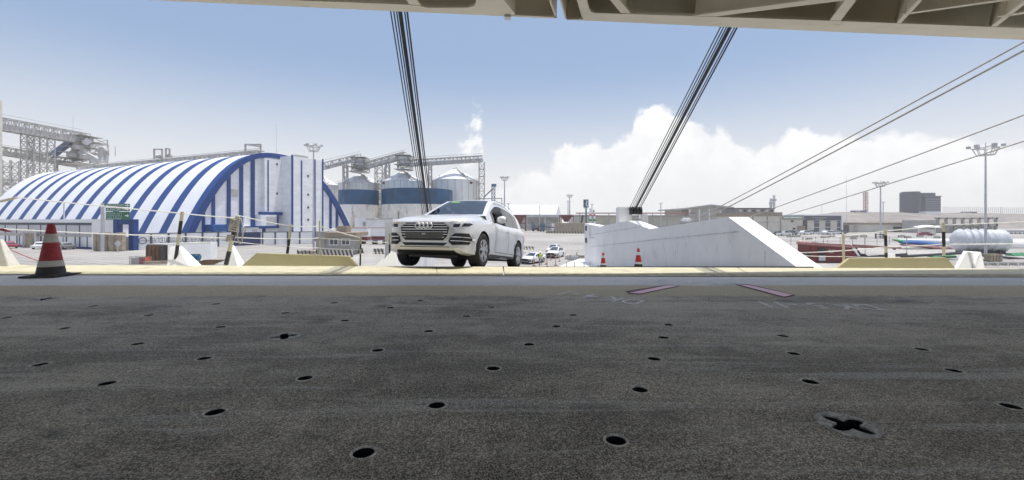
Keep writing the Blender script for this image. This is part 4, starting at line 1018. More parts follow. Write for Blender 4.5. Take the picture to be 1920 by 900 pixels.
# mooring lines from the ship to the quay at right
def line(label, a, b, r, Ya=9.2, Yb_=52):
    p, q = P(*a, Ya), P(*b, Yb_); p0 = p+(p-q)*.05
    pts = [p0.lerp(q, i/14) for i in range(15)]
    for i, pt in enumerate(pts): pt.z -= .12*4*(i/14)*(1-i/14)
    tag(MB().tube(pts, r, 8, r2=r*3.0).build('mooring_line', M_rope, loc=q, smooth=True), label, 'mooring line', 'mooring lines at the right')
line('uppermost pale mooring line from the top right corner', (1920, 77), (1290, 417), .016)
line('second pale mooring line just below the uppermost one', (1920, 93), (1292, 424), .02)
line('third mooring line reaching the tip of the white wedge wall', (1920, 214), (1350, 424), .0135)
line('lowest mooring line crossing the rightmost light mast', (1920, 263), (1378, 430), .012)
# ------------------------------------------------------------------ the striped grain warehouse
WA = Vector((-64.9, 118, GZ)); WU = Vector((-.9225, .386, 0)).normalized(); WV = Vector((.386, .9225, 0)).normalized(); WH, WW, WL = 24.05, 24.3, 110.0
WR_ = 28.5
def arch_h(tv): return WH*(1-abs(tv/(WW if tv < 0 else WR_))**(2.55 if tv < 0 else 2.2))
def wp(s, tv, h): return WA+WU*s+WV*tv+Vector((0, 0, h))
def arch_pts(n=40, inset=0.0, lo=-1):
    out = []
    for i in range(n+1):
        th = -math.pi/2+math.pi*i/n; tv = (WW if th < 0 else WR_)*math.sin(th); out.append((tv*(1-inset/WW), max(arch_h(tv)-inset, 0)))
    return out
wh = thing('warehouse', 'big arched warehouse with blue and white striped roof at left', 'warehouse', WA)
ap = arch_pts(); mb = MB(); bounds = [0.0, 1.0]; s = 1.0
pitch, bw = 8.26, 2.95
segs = [(0, 2.2, 1)]; s = 2.2; k = 0
while s < WL-3:
    w_ = pitch-bw; segs.append((s, min(s+w_, WL), 0)); s += w_
    if s >= WL-6: break
    segs.append((s, s+bw, 1)); s += bw
segs.append((s, WL, 0))
for a, b, mi in segs:
    mb.mi = mi
    for i in range(len(ap)-1):
        (t0, h0), (t1, h1) = ap[i], ap[i+1]; mb.quad(wp(a, t0, h0), wp(a, t1, h1), wp(b, t1, h1), wp(b, t0, h0))
mb.build('roof', [M_roofw, M_navy], wh, smooth=40, clean=True)
mb = MB(); ai = arch_pts(40, 1.0); ao = arch_pts(40, -.25)      # the blue arch rim of the gable
for i in range(len(ai)-1):
    A = [wp(-.7, *ao[i]), wp(-.7, *ao[i+1]), wp(-.7, *ai[i+1]), wp(-.7, *ai[i])]; B = [p+WU*.75 for p in A]
    mb.quad(*A); mb.quad(A[0], A[1], B[1], B[0]); mb.quad(A[2], A[3], B[3], B[2])
mb.build('gable_rim', M_navy, wh, clean=True)
mb = MB(); ai2 = arch_pts(40, .5); mb.quad(*([wp(-.05, *p) for p in ai2])); mb.build('gable_wall', M_gable, wh)
MB().quad(*[wp(WL, *p) for p in ai2]).build('gable_wall', M_gable, wh)
def gable_t(px, b=0.0):                          # across-gable coordinate under a photo column, b metres in front of the gable
    k = (px-960)/800; o = WA-WU*b; return (k*o.y-o.x)/(WV.x-k*WV.y)
def gz(px, py, b=0.0): return ZZ(py, (WA-WU*b).y+WV.y*gable_t(px, b))-GZ
for px, pw in ((353.5, 5), (380.5, 5), (399, 6), (428, 6.5), (451.5, 6.5), (473, 7), (494, 5), (619, 4), (631, 4), (645, 3)):
    t0, t1 = gable_t(px-pw/2), gable_t(px+pw/2); top = min(arch_h(t0), arch_h(t1))-.6
    mb = MB(); mb.prism([wp(-.06, t0, 0), wp(-.06, t1, 0), wp(-.06, t1, top), wp(-.06, t0, top)], WU*-.25); mb.build('gable_rib', M_navy, wh)
def gbox(px0, px1, py0, py1, out, name, m, base=0.0, par=None):
    fb = base+out; t0, t1 = gable_t(px0, fb), gable_t(px1, fb); h0 = gz((px0+px1)/2, py1, fb) if py1 else 0; h1 = gz((px0+px1)/2, py0, fb)
    mb = MB(); mb.prism([wp(-base, t0, h0), wp(-base, t1, h0), wp(-base, t1, h1), wp(-base, t0, h1)], -WU*out); return mb.build(name, m, par or wh)
bay = gbox(496, 537, 299, 398, 1.2, 'hanging_bay', M_gable, .06)
gbox(502, 504, 300, 396, .1, 'bay_strip', M_navy, 1.26, bay); gbox(534.6, 537, 299, 396, .1, 'bay_strip', M_navy, 1.26, bay); gbox(487, 537, 397.6, 402.5, .5, 'bay_beam', M_navy, 1.26, bay)
gbox(518, 521, 306, 310, .05, 'vent', M_dark, 1.26, bay); gbox(518, 521, 361, 365, .05, 'vent', M_dark, 1.26, bay)
tw = gbox(546.5, 606.5, 297, None, 5.0, 'stair_tower', M_gable, .06)
for px, p0, w in ((548.5, 290, 3.2), (566, 301, 1.6), (591, 299, 2), (605.6, 298, 2)): gbox(px-w/2, px+w/2, p0, None, .18, 'tower_strip', M_navy, 5.06, tw)
for py in (330, 365, 389, 412): gbox(576.5, 579.5, py-2, py+2, .06, 'vent', M_dark, 5.06, tw)
gbox(552, 578, 291.5, 297, .2, 'parapet', M_galvd, 4.6, tw)
gbox(432, 446, 355, 369, .12, 'louvre', M_galvd, .06)
gbox(497, 503, 324, 329, .12, 'louvre', M_galvd, .3)
cb = gbox(489, 522, 403, 424, 2.2, 'control_room', M_gable, .06); gbox(500, 519, 406, 421, .06, 'window', M_pole, 2.26, cb); gbox(487, 523, 424, 428, .3, 'floor_beam', M_navy, 2.26, cb); gbox(520, 523, 402, 425, .2, 'corner_strip', M_navy, 2.26, cb)
lr = gbox(461, 491, 426, None, 2.0, 'low_annex', M_gable, .06); gbox(459, 523, 423.6, 426, .3, 'roof_edge', M_navy, 2.1, lr); gbox(473, 482, 430, 436, .06, 'window', M_pole, 2.06, lr)
aw = gbox(399, 433, 421, 434, 3, 'awning', M_bluetarp, .06)
# annex along the eave: two storeys of panels
an = thing('annex', 'low two storey panelled annex under the striped roof at far left', 'annex', G(90, 464))
AQ0, AQ1 = G(176, 467), G(0, 461.3); AQD = (AQ1-AQ0).normalized(); AQN = Vector((AQD.y, -AQD.x, 0))
if AQN.y < 0: AQN = -AQN
q = lambda s, h, o=0: AQ0+AQD*s-AQN*o+Vector((0, 0, h))
ANS0, ANS1 = 0, 64
mb = MB(); mb.prism([q(ANS0, 0), q(ANS1, 0), q(ANS1, 5.6), q(ANS0, 5.6)], AQN*5); mb.build('wall', M_white, an)
mb = MB(); mb.prism([q(ANS0-.5, 5.5, .3), q(ANS1, 5.5, .3), q(ANS1, 6.2, .3), q(ANS0-.5, 6.2, .3)], AQN*6); mb.build('roof_edge', M_roofw, an)
mb = MB(); mb.prism([q(ANS0, 4.95, .12), q(ANS1, 4.95, .12), q(ANS1, 5.48, .12), q(ANS0, 5.48, .12)], AQN*.1); mb.build('fascia', M_letterd, an)
mb = MB(); mb.prism([q(ANS0, 2.5, .14), q(ANS1, 2.5, .14), q(ANS1, 3.0, .14), q(ANS0, 3.0, .14)], AQN*.12); mb.build('floor_band', M_galvd, an)
mb = MB(); mb.prism([q(ANS0, 0, .14), q(ANS1, 0, .14), q(ANS1, .38, .14), q(ANS0, .38, .14)], AQN*.12); mb.build('plinth', M_navy, an)
for i in range(int((ANS1-ANS0)/4.5)):
    s0 = ANS0+i*4.5; mb = MB(); mb.prism([q(s0+.15, 3.05, .1), q(s0+4.3, 3.05, .1), q(s0+4.3, 4.9, .1), q(s0+.15, 4.9, .1)], AQN*.08); mb.build('window', M_pole, an)
    mb = MB(); mb.prism([q(s0-.1, 0, .13), q(s0+.12, 0, .13), q(s0+.12, 4.95, .13), q(s0-.1, 4.95, .13)], AQN*.1); mb.build('mullion', M_letterd, an)
for s0 in range(int(ANS0)+2, int(ANS1), 4): mb = MB(); mb.prism([q(s0, .38, .13), q(s0+.12, .38, .13), q(s0+.12, 2.5, .13), q(s0, 2.5, .13)], AQN*.1); mb.build('panel_joint', M_letterd, an)
# white block and portal beside the annex
def pbox(name, px0, px1, py0, py1, Y, dep, m, parent=None, loc=None, rz_=0, bevel=0):
    a, b = P(px0, py1 if py1 else 413, Y), P(px1, py0, Y); z0 = a.z if py1 else GZ
    mb = MB(); mb.box(((a.x+b.x)/2, Y+dep/2, (z0+b.z)/2), (abs(b.x-a.x), dep, b.z-z0)); return mb.build(name, m, parent, loc=loc or (None if parent else ((a.x+b.x)/2, Y, z0)), bevel=bevel)
t = thing('site_office', 'white flat block between the annex and the navy portal', 'office', GX(190, 88))
pbox('wall', 172, 214, 413, None, 88, 5, M_white, t); pbox('roof_edge', 171, 215, 411, 413, 87.8, 5.4, M_roofw, t)
t = thing('gate_portal', 'navy blue gate portal under the green direction sign', 'portal', GX(230, 85))
for a, b in ((212, 220), (241, 250)): pbox('gate_post', a, b, 411, None, 84.5, 1.2, M_navy, t)
pbox('lintel', 220, 241, 411, 421, 84.6, 1.0, M_navy, t)
for i, (a, b, y0) in enumerate(((173, 180.5, 437), (182, 201, 436), (202, 214, 437), (216, 227, 436))):
    o = pbox('weathered_pillar', a, b, y0, None, 83-.3*i, 1.2, M_tan, bevel=.15); tag(o, ['leftmost narrow weathered block pillar before the white office', 'wide weathered block pillar behind the sign pole', 'weathered block pillar in front of the navy portal post', 'weathered block pillar behind the diamond sign'][i], 'pillar', 'weathered block pillars by the gate')
pbox('gate_leaf' if False else 'white_panel', 228, 241, 444, None, 85.4, .2, M_white); tag(bpy.data.objects['white_panel'], 'plain white panel standing in the navy portal', 'panel')
t = thing('direction_sign', 'green direction sign with white lettering and arrows on a grey pole', 'sign', GX(193, 82))
MB().tube([GX(192.5, 82), P(192.5, 381, 82)], .3, 10).build('pole', M_pole, t, smooth=True)
for i, (y0, y1, px0) in enumerate(((382, 388.5, 195), (389.5, 396, 198), (397, 412, 198))):
    b = pbox('sign_plate', px0, 242.5, y0, y1, 81.4, .12, M_green, t)
    if i == 0:
        mb = MB(); mb.text('PATIO PLAZOLETA', P(199, 387.4, 81.38), (1, 0, 0), (0, 0, 1), .45, 3.5, 0); mb.build('lettering', M_letterw, b)
    if i == 1:
        mb = MB(); mb.text('ALMACEN 13', P(199.6, 394.8, 81.38), (1, 0, 0), (0, 0, 1), .42, 3.4, 0); mb.build('lettering', M_letterw, b)
    if i == 2:
        mb = MB()
        for k_, tx in enumerate(('MUELLES 1,2 Y 3', 'BODEGA 8, 7 SEY 4', '1 4 5 7 8 A 9', 'TERMINAL DE CONTENED.')): mb.text(tx, P(199.6, 401.2+k_*3.3, 81.38), (1, 0, 0), (0, 0, 1), .2, 2.9, 0)
        mb.build('lettering', M_letterw, b)
    ya = (y0+y1)/2; c = P(238.6, ya, 81.37); r_ = .3
    mb = MB(); mb.quad(c+Vector((-.45, 0, .09)), c+Vector((-.45, 0, -.09)), c+Vector((0, 0, -.09)), c+Vector((0, 0, -r_)), c+Vector((.34, 0, 0)), c+Vector((0, 0, r_)), c+Vector((0, 0, .09))); mb.build('arrow', M_letterw, b)
t = thing('diamond_sign', 'small grey diamond shaped sign on a low post by the gate', 'sign', GX(220, 79))
c = P(220.5, 457, 79); mb = MB(); r_ = .62; mb.prism([c+Vector((-r_, 0, 0)), c+Vector((0, 0, -r_)), c+Vector((r_, 0, 0)), c+Vector((0, 0, r_))], (0, .05, 0)); mb.build('sign_plate', M_pole, t)
MB().tube([GX(220.5, 79.1), c+Vector((0, .1, 0))], .06, 8).build('pole', M_pole, t)
# white boundary wall with lettering
FA, FB, FC = GX(251, 85.5), GX(489, 104), GX(590, 109)
def wall_run(label, A, B, h, n, m, joints, topm=M_letterd):
    t = thing('boundary_wall', label, 'wall', A, 'panelled boundary wall before the warehouse'); d = (B-A).normalized(); nn = Vector((d.y, -d.x, 0))
    L = (B-A).length
    mb = MB(); mb.prism([A, B, B+Vector((0, 0, h)), A+Vector((0, 0, h))], -nn*.2); mb.build('wall_panel', m, t)
    mb = MB(); u = Vector((0, 0, h)); mb.prism([A+u+nn*.04, B+u+nn*.04, B+u+nn*.04+Vector((0, 0, .16)), A+u+nn*.04+Vector((0, 0, .16))], -nn*.28); mb.build('coping', topm, t)
    for u in joints:
        p = A+d*(L*u); mb = MB(); mb.box(p+nn*.03+Vector((0, 0, h/2)), (.3, .3, h), math.atan2(d.y, d.x)); mb.build('wall_post', topm, t)
    return t, d, nn, L
FM = FA+(FB-FA)*.79; FN = FA+(FB-FA)*1.0
def frac(px, A, B):
    k = (px-960)/800; d = B-A; return (k*A.y-A.x)/(d.x-k*d.y)
FM = FA+(FB-FA)*frac(437, FA, FB)
t, d, nn, L = wall_run('white boundary wall panels carrying a dark safety slogan', FA, FM, 3.2, 7, M_white, [frac(p, FA, FM) for p in (283, 316, 348, 379.5, 409)])
u0, u1 = frac(285.5, FA, FM)*L, frac(430, FA, FM)*L
mb = MB(); mb.text('EN TCE LA SEGURIDAD ES RESPONSABILIDAD DE TODOS', FA+d*u0+nn*.03+Vector((0, 0, 1.25)), d, (0, 0, 1), 1.1, u1-u0, .02); mb.build('slogan_lettering', M_letterd, t)
c = FA+d*(frac(267.5, FA, FM)*L)+nn*.06+Vector((0, 0, 1.85)); mb = MB(); n = 28
pts = [c+d*(.62*math.cos(2*math.pi*i/n))+Vector((0, 0, .62*math.sin(2*math.pi*i/n))) for i in range(n+1)]; mb.tube(pts, .075, 6, cap=False); mb.beam(c-d*1.1, c+d*1.1, .1, .06)
mb.build('round_emblem', M_letterd, t)
t, d, nn, L = wall_run('dark navy stretch of boundary wall below the low annex', FM, FB, 3.0, 1, mat('dark_navy_panel', (.02, .035, .1), .6, var=.2), [])
t, d, nn, L = wall_run('plain white boundary wall panels left of the guard booth', FB+Vector((.1, .1, 0)), FC, 3.0, 3, M_white, [.02, .25, .48, .71, .97])
# lattice light masts
def light_mast(label, px, Y, pytop, wpx, tri=True):
    b = GX(px, Y); top = P(px, pytop, Y); t = thing('light_mast', label, 'light mast', b, 'floodlight masts of the port'); w = wpx*Y/800; H_ = top.z-w*.32
    r = max(.14, .16*Y/100); MB().tube([b, Vector((b.x, b.y, H_))], r*1.35, 10, r2=r*.75).build('pole', M_pole, t, smooth=True)
    mb = MB(); n = 10
    lo = [Vector((b.x+w*.24*math.cos(2*math.pi*i/n), b.y+w*.24*math.sin(2*math.pi*i/n), H_-w*.06)) for i in range(n)]; hi = [Vector((b.x+w*.36*math.cos(2*math.pi*i/n), b.y+w*.36*math.sin(2*math.pi*i/n), H_+w*.2)) for i in range(n)]
    for i in range(n):
        mb.beam(lo[i], lo[(i+1) % n], .09*Y/100+.03); mb.beam(hi[i], hi[(i+1) % n], .09*Y/100+.03); mb.beam(lo[i], hi[i], .07*Y/100+.03)
        if i % 2 == 0: mb.beam(lo[i], Vector((b.x, b.y, H_-w*.06)), .07*Y/100)
    mb.build('crown_frame', M_galv, t)
    for i in range(6):
        a = 2*math.pi*i/6+.2; c = Vector((b.x+w*.44*math.cos(a), b.y+w*.44*math.sin(a), H_+w*.27)); mb = MB(); mb.box(c, (w*.13, w*.1, w*.09), a); mb.beam(c, hi[(i*n//6) % n], .06*Y/100+.03); mb.build('floodlight', M_galv, t)
    MB().beam(Vector((b.x, b.y, H_)), top+Vector((0, 0, w*.1)), .06*Y/100+.03).build('lightning_rod', M_galv, t)
    return t
light_mast('tall floodlight mast in front of the warehouse stair tower', 588, 76, 271, 33)
light_mast('floodlight mast right of the silos, above the silver car roof', 946, 170, 331, 19)
light_mast('distant floodlight mast above the red hopper', 1068, 330, 365, 14)
light_mast('tallest floodlight mast at the far right before the wrapped tank', 1848, 66, 272, 50)
light_mast('floodlight mast left of the dark tower block', 1651, 141, 341, 24)
def lamp_post(label, px, Y, pytop, arm):
    b = GX(px, Y); tp = P(px, pytop, Y); t = thing('lamp_post', label, 'lamp post', b, 'thin lamp posts of the port')
    MB().tube([b, tp], .16*Y/200+.05, 8).build('pole', M_pole, t); MB().beam(tp-Vector((arm*Y/800/2, 0, 0)), tp+Vector((arm*Y/800/2, 0, 0)), .25*Y/200).build('lamp_arm', M_pole, t)
for a in (('thin lamp post behind the long beige warehouse', 1239, 230, 381, 8), ('thin double lamp post in front of the white shed left end', 953, 240, 382, 7), ('faint lamp post in front of the white shed middle', 1012, 250, 386, 6), ('thin lamp post just left of the distant floodlight mast', 1065, 300, 377, 5), ('thin lamp post right of the blue pylon sign', 1110, 280, 383, 6), ('short lamp post left of the green sign before the annex', 120, 92, 382, 3), ('thin lamp post right of the floodlight mast near the dark tower', 1656, 260, 379, 8)): lamp_post(*a)
def antenna(label, px, Y, pytop, base=None, m=M_pole, r=.12): 
    b = GX(px, Y); b.z = base if base is not None else GZ; tag(MB().tube([b, P(px, pytop, Y)], r*Y/200, 6, r2=r*.5*Y/200).build('antenna_mast', m, loc=b), label, 'antenna', 'thin antenna masts')
antenna('tall thin antenna right of the cream office blocks', 1587, 300, 330); antenna('thin whip antenna on the warehouse roof left of the stair tower', 518, 121, 232, 17.5); antenna('white whip antenna above the conveyor head at far left', 137, 199, 216, 32, r=.1)
antenna('faint thin antenna right of the dark tower', 1877, 420, 388); antenna('faint pole left of the long shed gable', 1271, 300, 384); antenna('faint pole over the cream office', 1541, 330, 381)
# ------------------------------------------------------------------ silos and conveyors
def silo(label, px0, px1, pye, pxa, pya, Y, band=None, logo=None):
    x0, x1 = (px0-960)*Y/800, (px1-960)*Y/800; r = (x1-x0)/2; cx = (x0+x1)/2; ze = ZZ(pye, Y); zp = ZZ(pya, Y)
    t = thing('grain_silo', label, 'silo', (cx, Y+r, GZ), 'round grain silos'); c = (cx, Y+r, 0)
    mb = MB(); n = 44; z = ze-.0; prof = []
    k = int((ze-GZ)/1.1)
    for i in range(k+1): zz = GZ+(ze-GZ)*i/k; prof += [(r, zz), (r+.05, zz+.5)] if i < k else [(r, zz)]
    mb.lathe(prof, c, n, cap=False); mb.build('wall', M_silog, t, smooth=20)
    mb = MB()
    for i in range(0, n, 2): a = 2*math.pi*i/n; mb.beam((cx+math.cos(a)*(r+.08), Y+r+math.sin(a)*(r+.08), GZ), (cx+math.cos(a)*(r+.08), Y+r+math.sin(a)*(r+.08), ze), .1, .1)
    mb.build('stiffener_ribs', M_galvd, t)
    mb = MB(); mb.lathe([(r+.35, ze-.05), (r*.55, lerp(ze, zp, .5)), (r*.1, lerp(ze, zp, .95)), (r*.09, zp+.3), (0, zp+.35)], c, n); rf = mb.build('roof', M_roofw, t, smooth=25)
    for i in range(11):
        a = -2.6+i*.21; p = Vector((cx+math.cos(a)*r*.78, Y+r+math.sin(a)*r*.78, lerp(ze, zp, .3))); MB().box(p, (.4, .4, .5)).build('roof_vent', M_galv, rf) if i % 2 else None
    mb = MB(); mb.lathe([(r+.4, ze+.2), (r+.4, ze+.3)], c, n, cap=False); mb.lathe([(r+.4, ze+.6), (r+.4, ze+.68)], c, n, cap=False); mb.build('eave_rail', M_galvd, t)
    mb = MB(); a0 = -.9
    mb.beam((cx+math.cos(a0)*r, Y+r+math.sin(a0)*r, ze+.3), (cx+.1*r, Y+r-.1*r, zp+.5), .9, .25); mb.build('roof_stair', M_galvd, rf)
    if logo:
        px, py = logo; k_ = (px-960)/800; a = -math.pi/2+math.asin(max(-.95, min(.95, (k_*(Y+r*.3)-cx)/r))); p = Vector((cx+math.cos(a)*(r+.15), Y+r+math.sin(a)*(r+.15), ZZ(py, Y+r*.2)))
        MB().box(p, (1.4, .12, .8), a+math.pi/2).build('name_plate', M_red, t)
    return t
M_silog = mat('corrugated_silo_steel', (.74, .74, .72), .5, .05, var=.12, scale=.25, streak=(1, 1, .3))
silo('leftmost galvanised grain silo with white conical roof beside the warehouse', 621, 702, 341, 664, 322, 172)
silo('middle galvanised grain silo with white conical roof and small red plate', 704, 786, 337.5, 748, 316, 168, logo=(720, 343))
silo('right galvanised grain silo with white conical roof beside the lattice tower', 800, 893, 335, 845, 311, 172, logo=(883, 342))
silo('partly hidden grain silo peeping out right of the stair tower', 570, 621, 345, 600, 330, 178)
def tank(label, px0, px1, pyt, pyb, Y):
    x0, x1 = (px0-960)*Y/800, (px1-960)*Y/800; r = (x1-x0)/2; cx = (x0+x1)/2
    t = thing('storage_tank', label, 'tank', (cx, Y+r, GZ), 'blue banded storage tanks'); c = (cx, Y+r, 0)
    MB().lathe([(r, GZ), (r, ZZ(pyb, Y))], c, 48, cap=False).build('wall', M_silow, t, smooth=20)
    MB().lathe([(r+.03, ZZ(pyb, Y)), (r+.03, ZZ(pyt, Y)), (r-.3, ZZ(pyt, Y)+.05), (0, ZZ(pyt, Y)+.4)], c, 48).build('blue_band', M_silob, t, smooth=20)
    mb = MB()
    for i in range(24): a = 2*math.pi*i/24; mb.beam((cx+math.cos(a)*(r+.05), Y+r+math.sin(a)*(r+.05), GZ), (cx+math.cos(a)*(r+.05), Y+r+math.sin(a)*(r+.05), ZZ(pyb, Y)), .1, .1)
    mb.build('wall_ribs', M_silow, t)
tank('rust streaked storage tank with blue band beside the striped warehouse', 622, 697, 355, 383, 150)
tank('wide rust streaked storage tank with blue band behind the silver car', 697, 838, 352, 382, 146)
def conveyor(label, a, b, Y0, Y1, w=2.2, h=2.4, n=10, legs=()):
    p, q = P(*a, Y0), P(*b, Y1); t = thing('conveyor', label, 'conveyor', Vector((p.x, p.y, GZ)), 'grain conveyor galleries'); r = .2
    MB().truss(p, q, w, h, n, r).build('gallery_truss', M_galvd, t)
    d = (q-p).normalized(); MB().beam(p+Vector((0, 0, h*.3)), q+Vector((0, 0, h*.3)), w*.8, h*.45).build('belt_casing', M_galv, t)
    MB().beam(p+Vector((0, -w/2, h*1.35)), q+Vector((0, -w/2, h*1.35)), .12).build('handrail', M_galvd, t)
    for u, wl in legs:
        c = p.lerp(q, u); MB().truss((c.x, c.y, GZ), c, wl, wl, max(6, int((c.z-GZ)/3)), .2).build('support_tower', M_galvd, t)
    return t
conveyor('conveyor gallery climbing from the warehouse to the leftmost silo', (606, 318), (676, 300), 160, 176, legs=((.55, 1.5),))
conveyor('conveyor gallery climbing from the leftmost to the middle silo', (668, 321), (762, 296), 176, 172, n=14, legs=((.45, 3.0), (.62, 1.5)))
conveyor('level conveyor gallery over the right silo ending at a lattice tower', (762, 312), (905, 303), 172, 178, n=18, legs=((.985, 2.2), (.3, 1.2)))
conveyor('upper conveyor gallery running in from the left edge', (-40, 237), (163, 271), 165, 200, 4.2, 4.8, 22, legs=((.55, 3.2), (.43, 2.6), (.37, 2.6)))
conveyor('middle conveyor gallery below the upper one at the left edge', (-40, 283), (150, 314), 172, 205, 3.6, 3.2, 20, legs=((.72, .8),))
conveyor('lowest conveyor gallery behind the arched roof at far left', (-40, 345), (110, 352), 225, 240, 3, 3, 14)
conveyor('long conveyor along the crest of the striped roof', (150, 321), (490, 292), 166, 128, 1.9, 1.5, 40)
def head_house(label, px, py0, py1, Y, w, n=4):
    c = P(px, py1, Y); zt = ZZ(py0, Y); t = thing('transfer_tower', label, 'transfer tower', Vector((c.x, Y, c.z)), 'steel transfer towers'); h = (zt-c.z)/n
    MB().truss(c, (c.x, Y, zt), w, w, n+1, .2).build('frame', M_galvd, t)
    for i in range(n+1): MB().box((c.x, Y+.2, c.z+i*h), (w*1.3, w*1.2, .16)).build('platform', M_galvd, t)
    mb = MB(); mb.box((c.x, Y, c.z+h*(n-.6)), (w*.7, w*.7, h*.8)); mb.lathe([(.3, -h*.8), (w*.35, 0), (w*.35, h*.5)], (c.x+w*.1, Y-.6, c.z+h*(n-1.6)), 10); mb.build('machine_casing', M_galv, t)
    return t
head_house('steel transfer tower on top of the leftmost silo', 672, 296, 322, 175, 5.5, 3); head_house('steel transfer tower on top of the middle silo', 757, 292, 318, 171, 5, 3)
ht = head_house('big cluttered transfer tower at the end of the upper conveyor at left', 152, 256, 308, 199, 8.5, 5)
for i, (a, b) in enumerate((((96, 293), (136, 263)), ((152, 284), (186, 303)), ((136, 290), (150, 268)), ((158, 270), (168, 262)))):
    MB().beam(P(*a, 196), P(*b, 197), 2.1, 2.1).build('chute', M_galv if i % 2 else M_blues if i == 0 else M_galvd, ht)
mb = MB()
for px, py, r in ((138, 290, 2.4), (158, 294, 1.8), (147, 276, 2.0)): mb.lathe([(.2, -1.5), (r, -1.1), (r, .8), (.3, 1.4)], P(px, py, 195.5), 14)
mb.build('cyclone', M_galvd, ht)
t = thing('roof_fan', 'railed platform with a round dust fan behind the roof crest', 'dust fan', P(191, 291, 185))
mb = MB()
for px in (179, 204):
    for dy in (0, 3): mb.beam(P(px, 291, 185)+Vector((0, dy, 0)), P(px, 272.5, 185)+Vector((0, dy, 0)), .18)
mb.beam(P(179, 273, 185), P(204, 273, 185), .18); mb.beam(P(177, 290, 185), P(206, 290, 185), .3, .3); mb.build('frame', M_galvd, t)
mb = MB(); mb.lathe([(.4, -1.2), (1.7, -1), (1.7, .9), (.5, 1.3)], P(194, 284, 185), 18, 'Y'); mb.beam(P(181, 282, 185), P(194, 283, 185), 1.0); mb.build('fan_casing', M_galvd, t, smooth=True)
mb = MB()
for px in (187, 196, 201): mb.beam(P(px, 302, 185), P(px, 290, 185), .8)
mb.build('duct', M_galv, t)
for i, (a, b, y0, y1, lab) in enumerate(((289, 304, 280, 297, 'pair of small square frames over the roof conveyor'), (311, 318, 279, 295, 'narrow square frame right of the pair on the roof conveyor'), (460, 489, 271, 291, 'larger gantry frame near the peak of the striped roof'))):
    Y = 146 if i < 2 else 128; t = thing('gantry_frame', lab, 'gantry', P(a, y1, Y), 'square frames on the roof conveyor')
    mb = MB()
    for px in (a, b): mb.beam(P(px, y1, Y), P(px, y0, Y), .4); mb.beam(P(px, y1, Y+2), P(px, y0, Y+2), .4)
    mb.beam(P(a, y0, Y), P(b, y0+(4 if i == 2 else 0), Y), .4); mb.beam(P(a, y0, Y+2), P(b, y0, Y+2), .4); [mb.beam(P(a_, y_, Y), P(a_, y_, Y+2), .4) for a_ in (a, b) for y_ in (y0, y1)]; mb.build('frame', M_galvd, t)
    mb = MB(); mb.box(P((a+b)/2+2, y1-2.5, Y+1), (1.6, 1.2, .9)); mb.lathe([(.1, -.5), (.6, -.4), (.6, .5), (.1, .6)], P((a+b)/2+4, y1-3, Y+1), 12, 'Y'); mb.build('drive_motor', M_galvd, t)
for px, lab, y in ((12, 'far lattice tower at the left edge behind the conveyors', 300),):
    b = GX(px, 170); MB_ = MB(); MB_.truss(b, P(px, y, 170), 3, 3, 12, .22); tag(MB_.build('lattice_tower', M_galvd, loc=b), lab, 'lattice tower')
silo('far grey silo with white cone at the left edge under the conveyors', -60, 44, 425-28, 8, 375, 150)
mb = MB(); a = P(0, 190, 150); mb.slab(a.x-8, a.x+.0, 150, 150.7, GZ, ZZ(188, 150)); tag(mb.build('elevator_tower', M_cream, loc=(a.x-3, 150, GZ)), 'sliver of a tall cream elevator tower at the upper left edge', 'tower')
# thin pipe bridge and blue elevator leg right of the silos
t = thing('bucket_elevator', 'thin blue grey elevator leg with inclined chute right of the silos', 'elevator', GX(924, 160))
MB().truss(GX(925, 160), P(925, 349, 160), 1.2, 1.0, 14, .14).build('leg_frame', M_blues, t); MB().box(P(926, 347.5, 160), (1.8, 1.2, 1.0)).build('head', M_blues, t); MB().beam(P(907, 370, 160), P(925, 353, 160), .4).build('chute', M_blues, t); MB().beam(P(890, 373, 160), P(942, 372, 160), .35).build('walkway', M_galvd, t); MB().beam(P(941, 372, 160), GX(941, 160), .3).build('prop', M_galvd, t)
# ------------------------------------------------------------------ guard booth, barriers and gear on the quay at left
t = thing('guard_booth', 'grey concrete guard booth with overhanging flat roof', 'booth', GX(630, 74))
pbox('wall', 593, 657, 437, None, 74, 5, M_conc, t); pbox('roof_slab', 608, 668, 436, 443.5, 73.2, 6.2, M_brownb, t); pbox('tall_wall', 592, 609, 434, None, 73.8, 5.4, M_conc, t)
for a, b in ((617, 634), (640, 656)):
    w_ = pbox('window', a, b, 447, 460, 73.9, .12, M_white, t); pbox('pane', a+1.5, (a+b)/2-.8, 448.5, 458.5, 73.84, .1, M_glassd, w_); pbox('pane', (a+b)/2+.8, b-1.5, 448.5, 458.5, 73.84, .1, M_glassd, w_)
pbox('roof_tank', 616, 629, 429, 436, 75, 2, M_white, t, bevel=.1); pbox('roof_cabin', 631, 650, 424, 436, 75, 2, M_brownb, t)
def jersey(label, px0, px1, Y, h=.95, m=M_strip, name='striped_barrier'):
    a, b = GX(px0, Y), GX(px1, Y); mb = MB(); prof = [(-.32, 0), (-.3, .12), (-.12, .35), (-.09, h), (.09, h), (.12, .35), (.3, .12), (.32, 0)]
    mb.prism([a+Vector((0, y, z)) for y, z in prof], b-a); tag(mb.build(name, m, loc=(a+b)/2), label, 'barrier', 'striped concrete barriers on the quay')
for l_, a, b, Y, h in (('short striped barrier piled with gear left of the guard booth', 557, 594, 71, 1.0), ('long black and white striped barrier in front of the guard booth', 602, 661, 69.5, 1.15), ('short striped barrier right of the guard booth', 661, 681, 78, .9), ('small striped barrier beside the trailer', 700, 720, 76, .95), ('low striped barrier peeping over the left ochre coaming', 480, 517, 64, .5), ('far flat striped barrier right of the silver car tail', 975, 1002, 88, .6)): jersey(l_, a, b, Y, h)
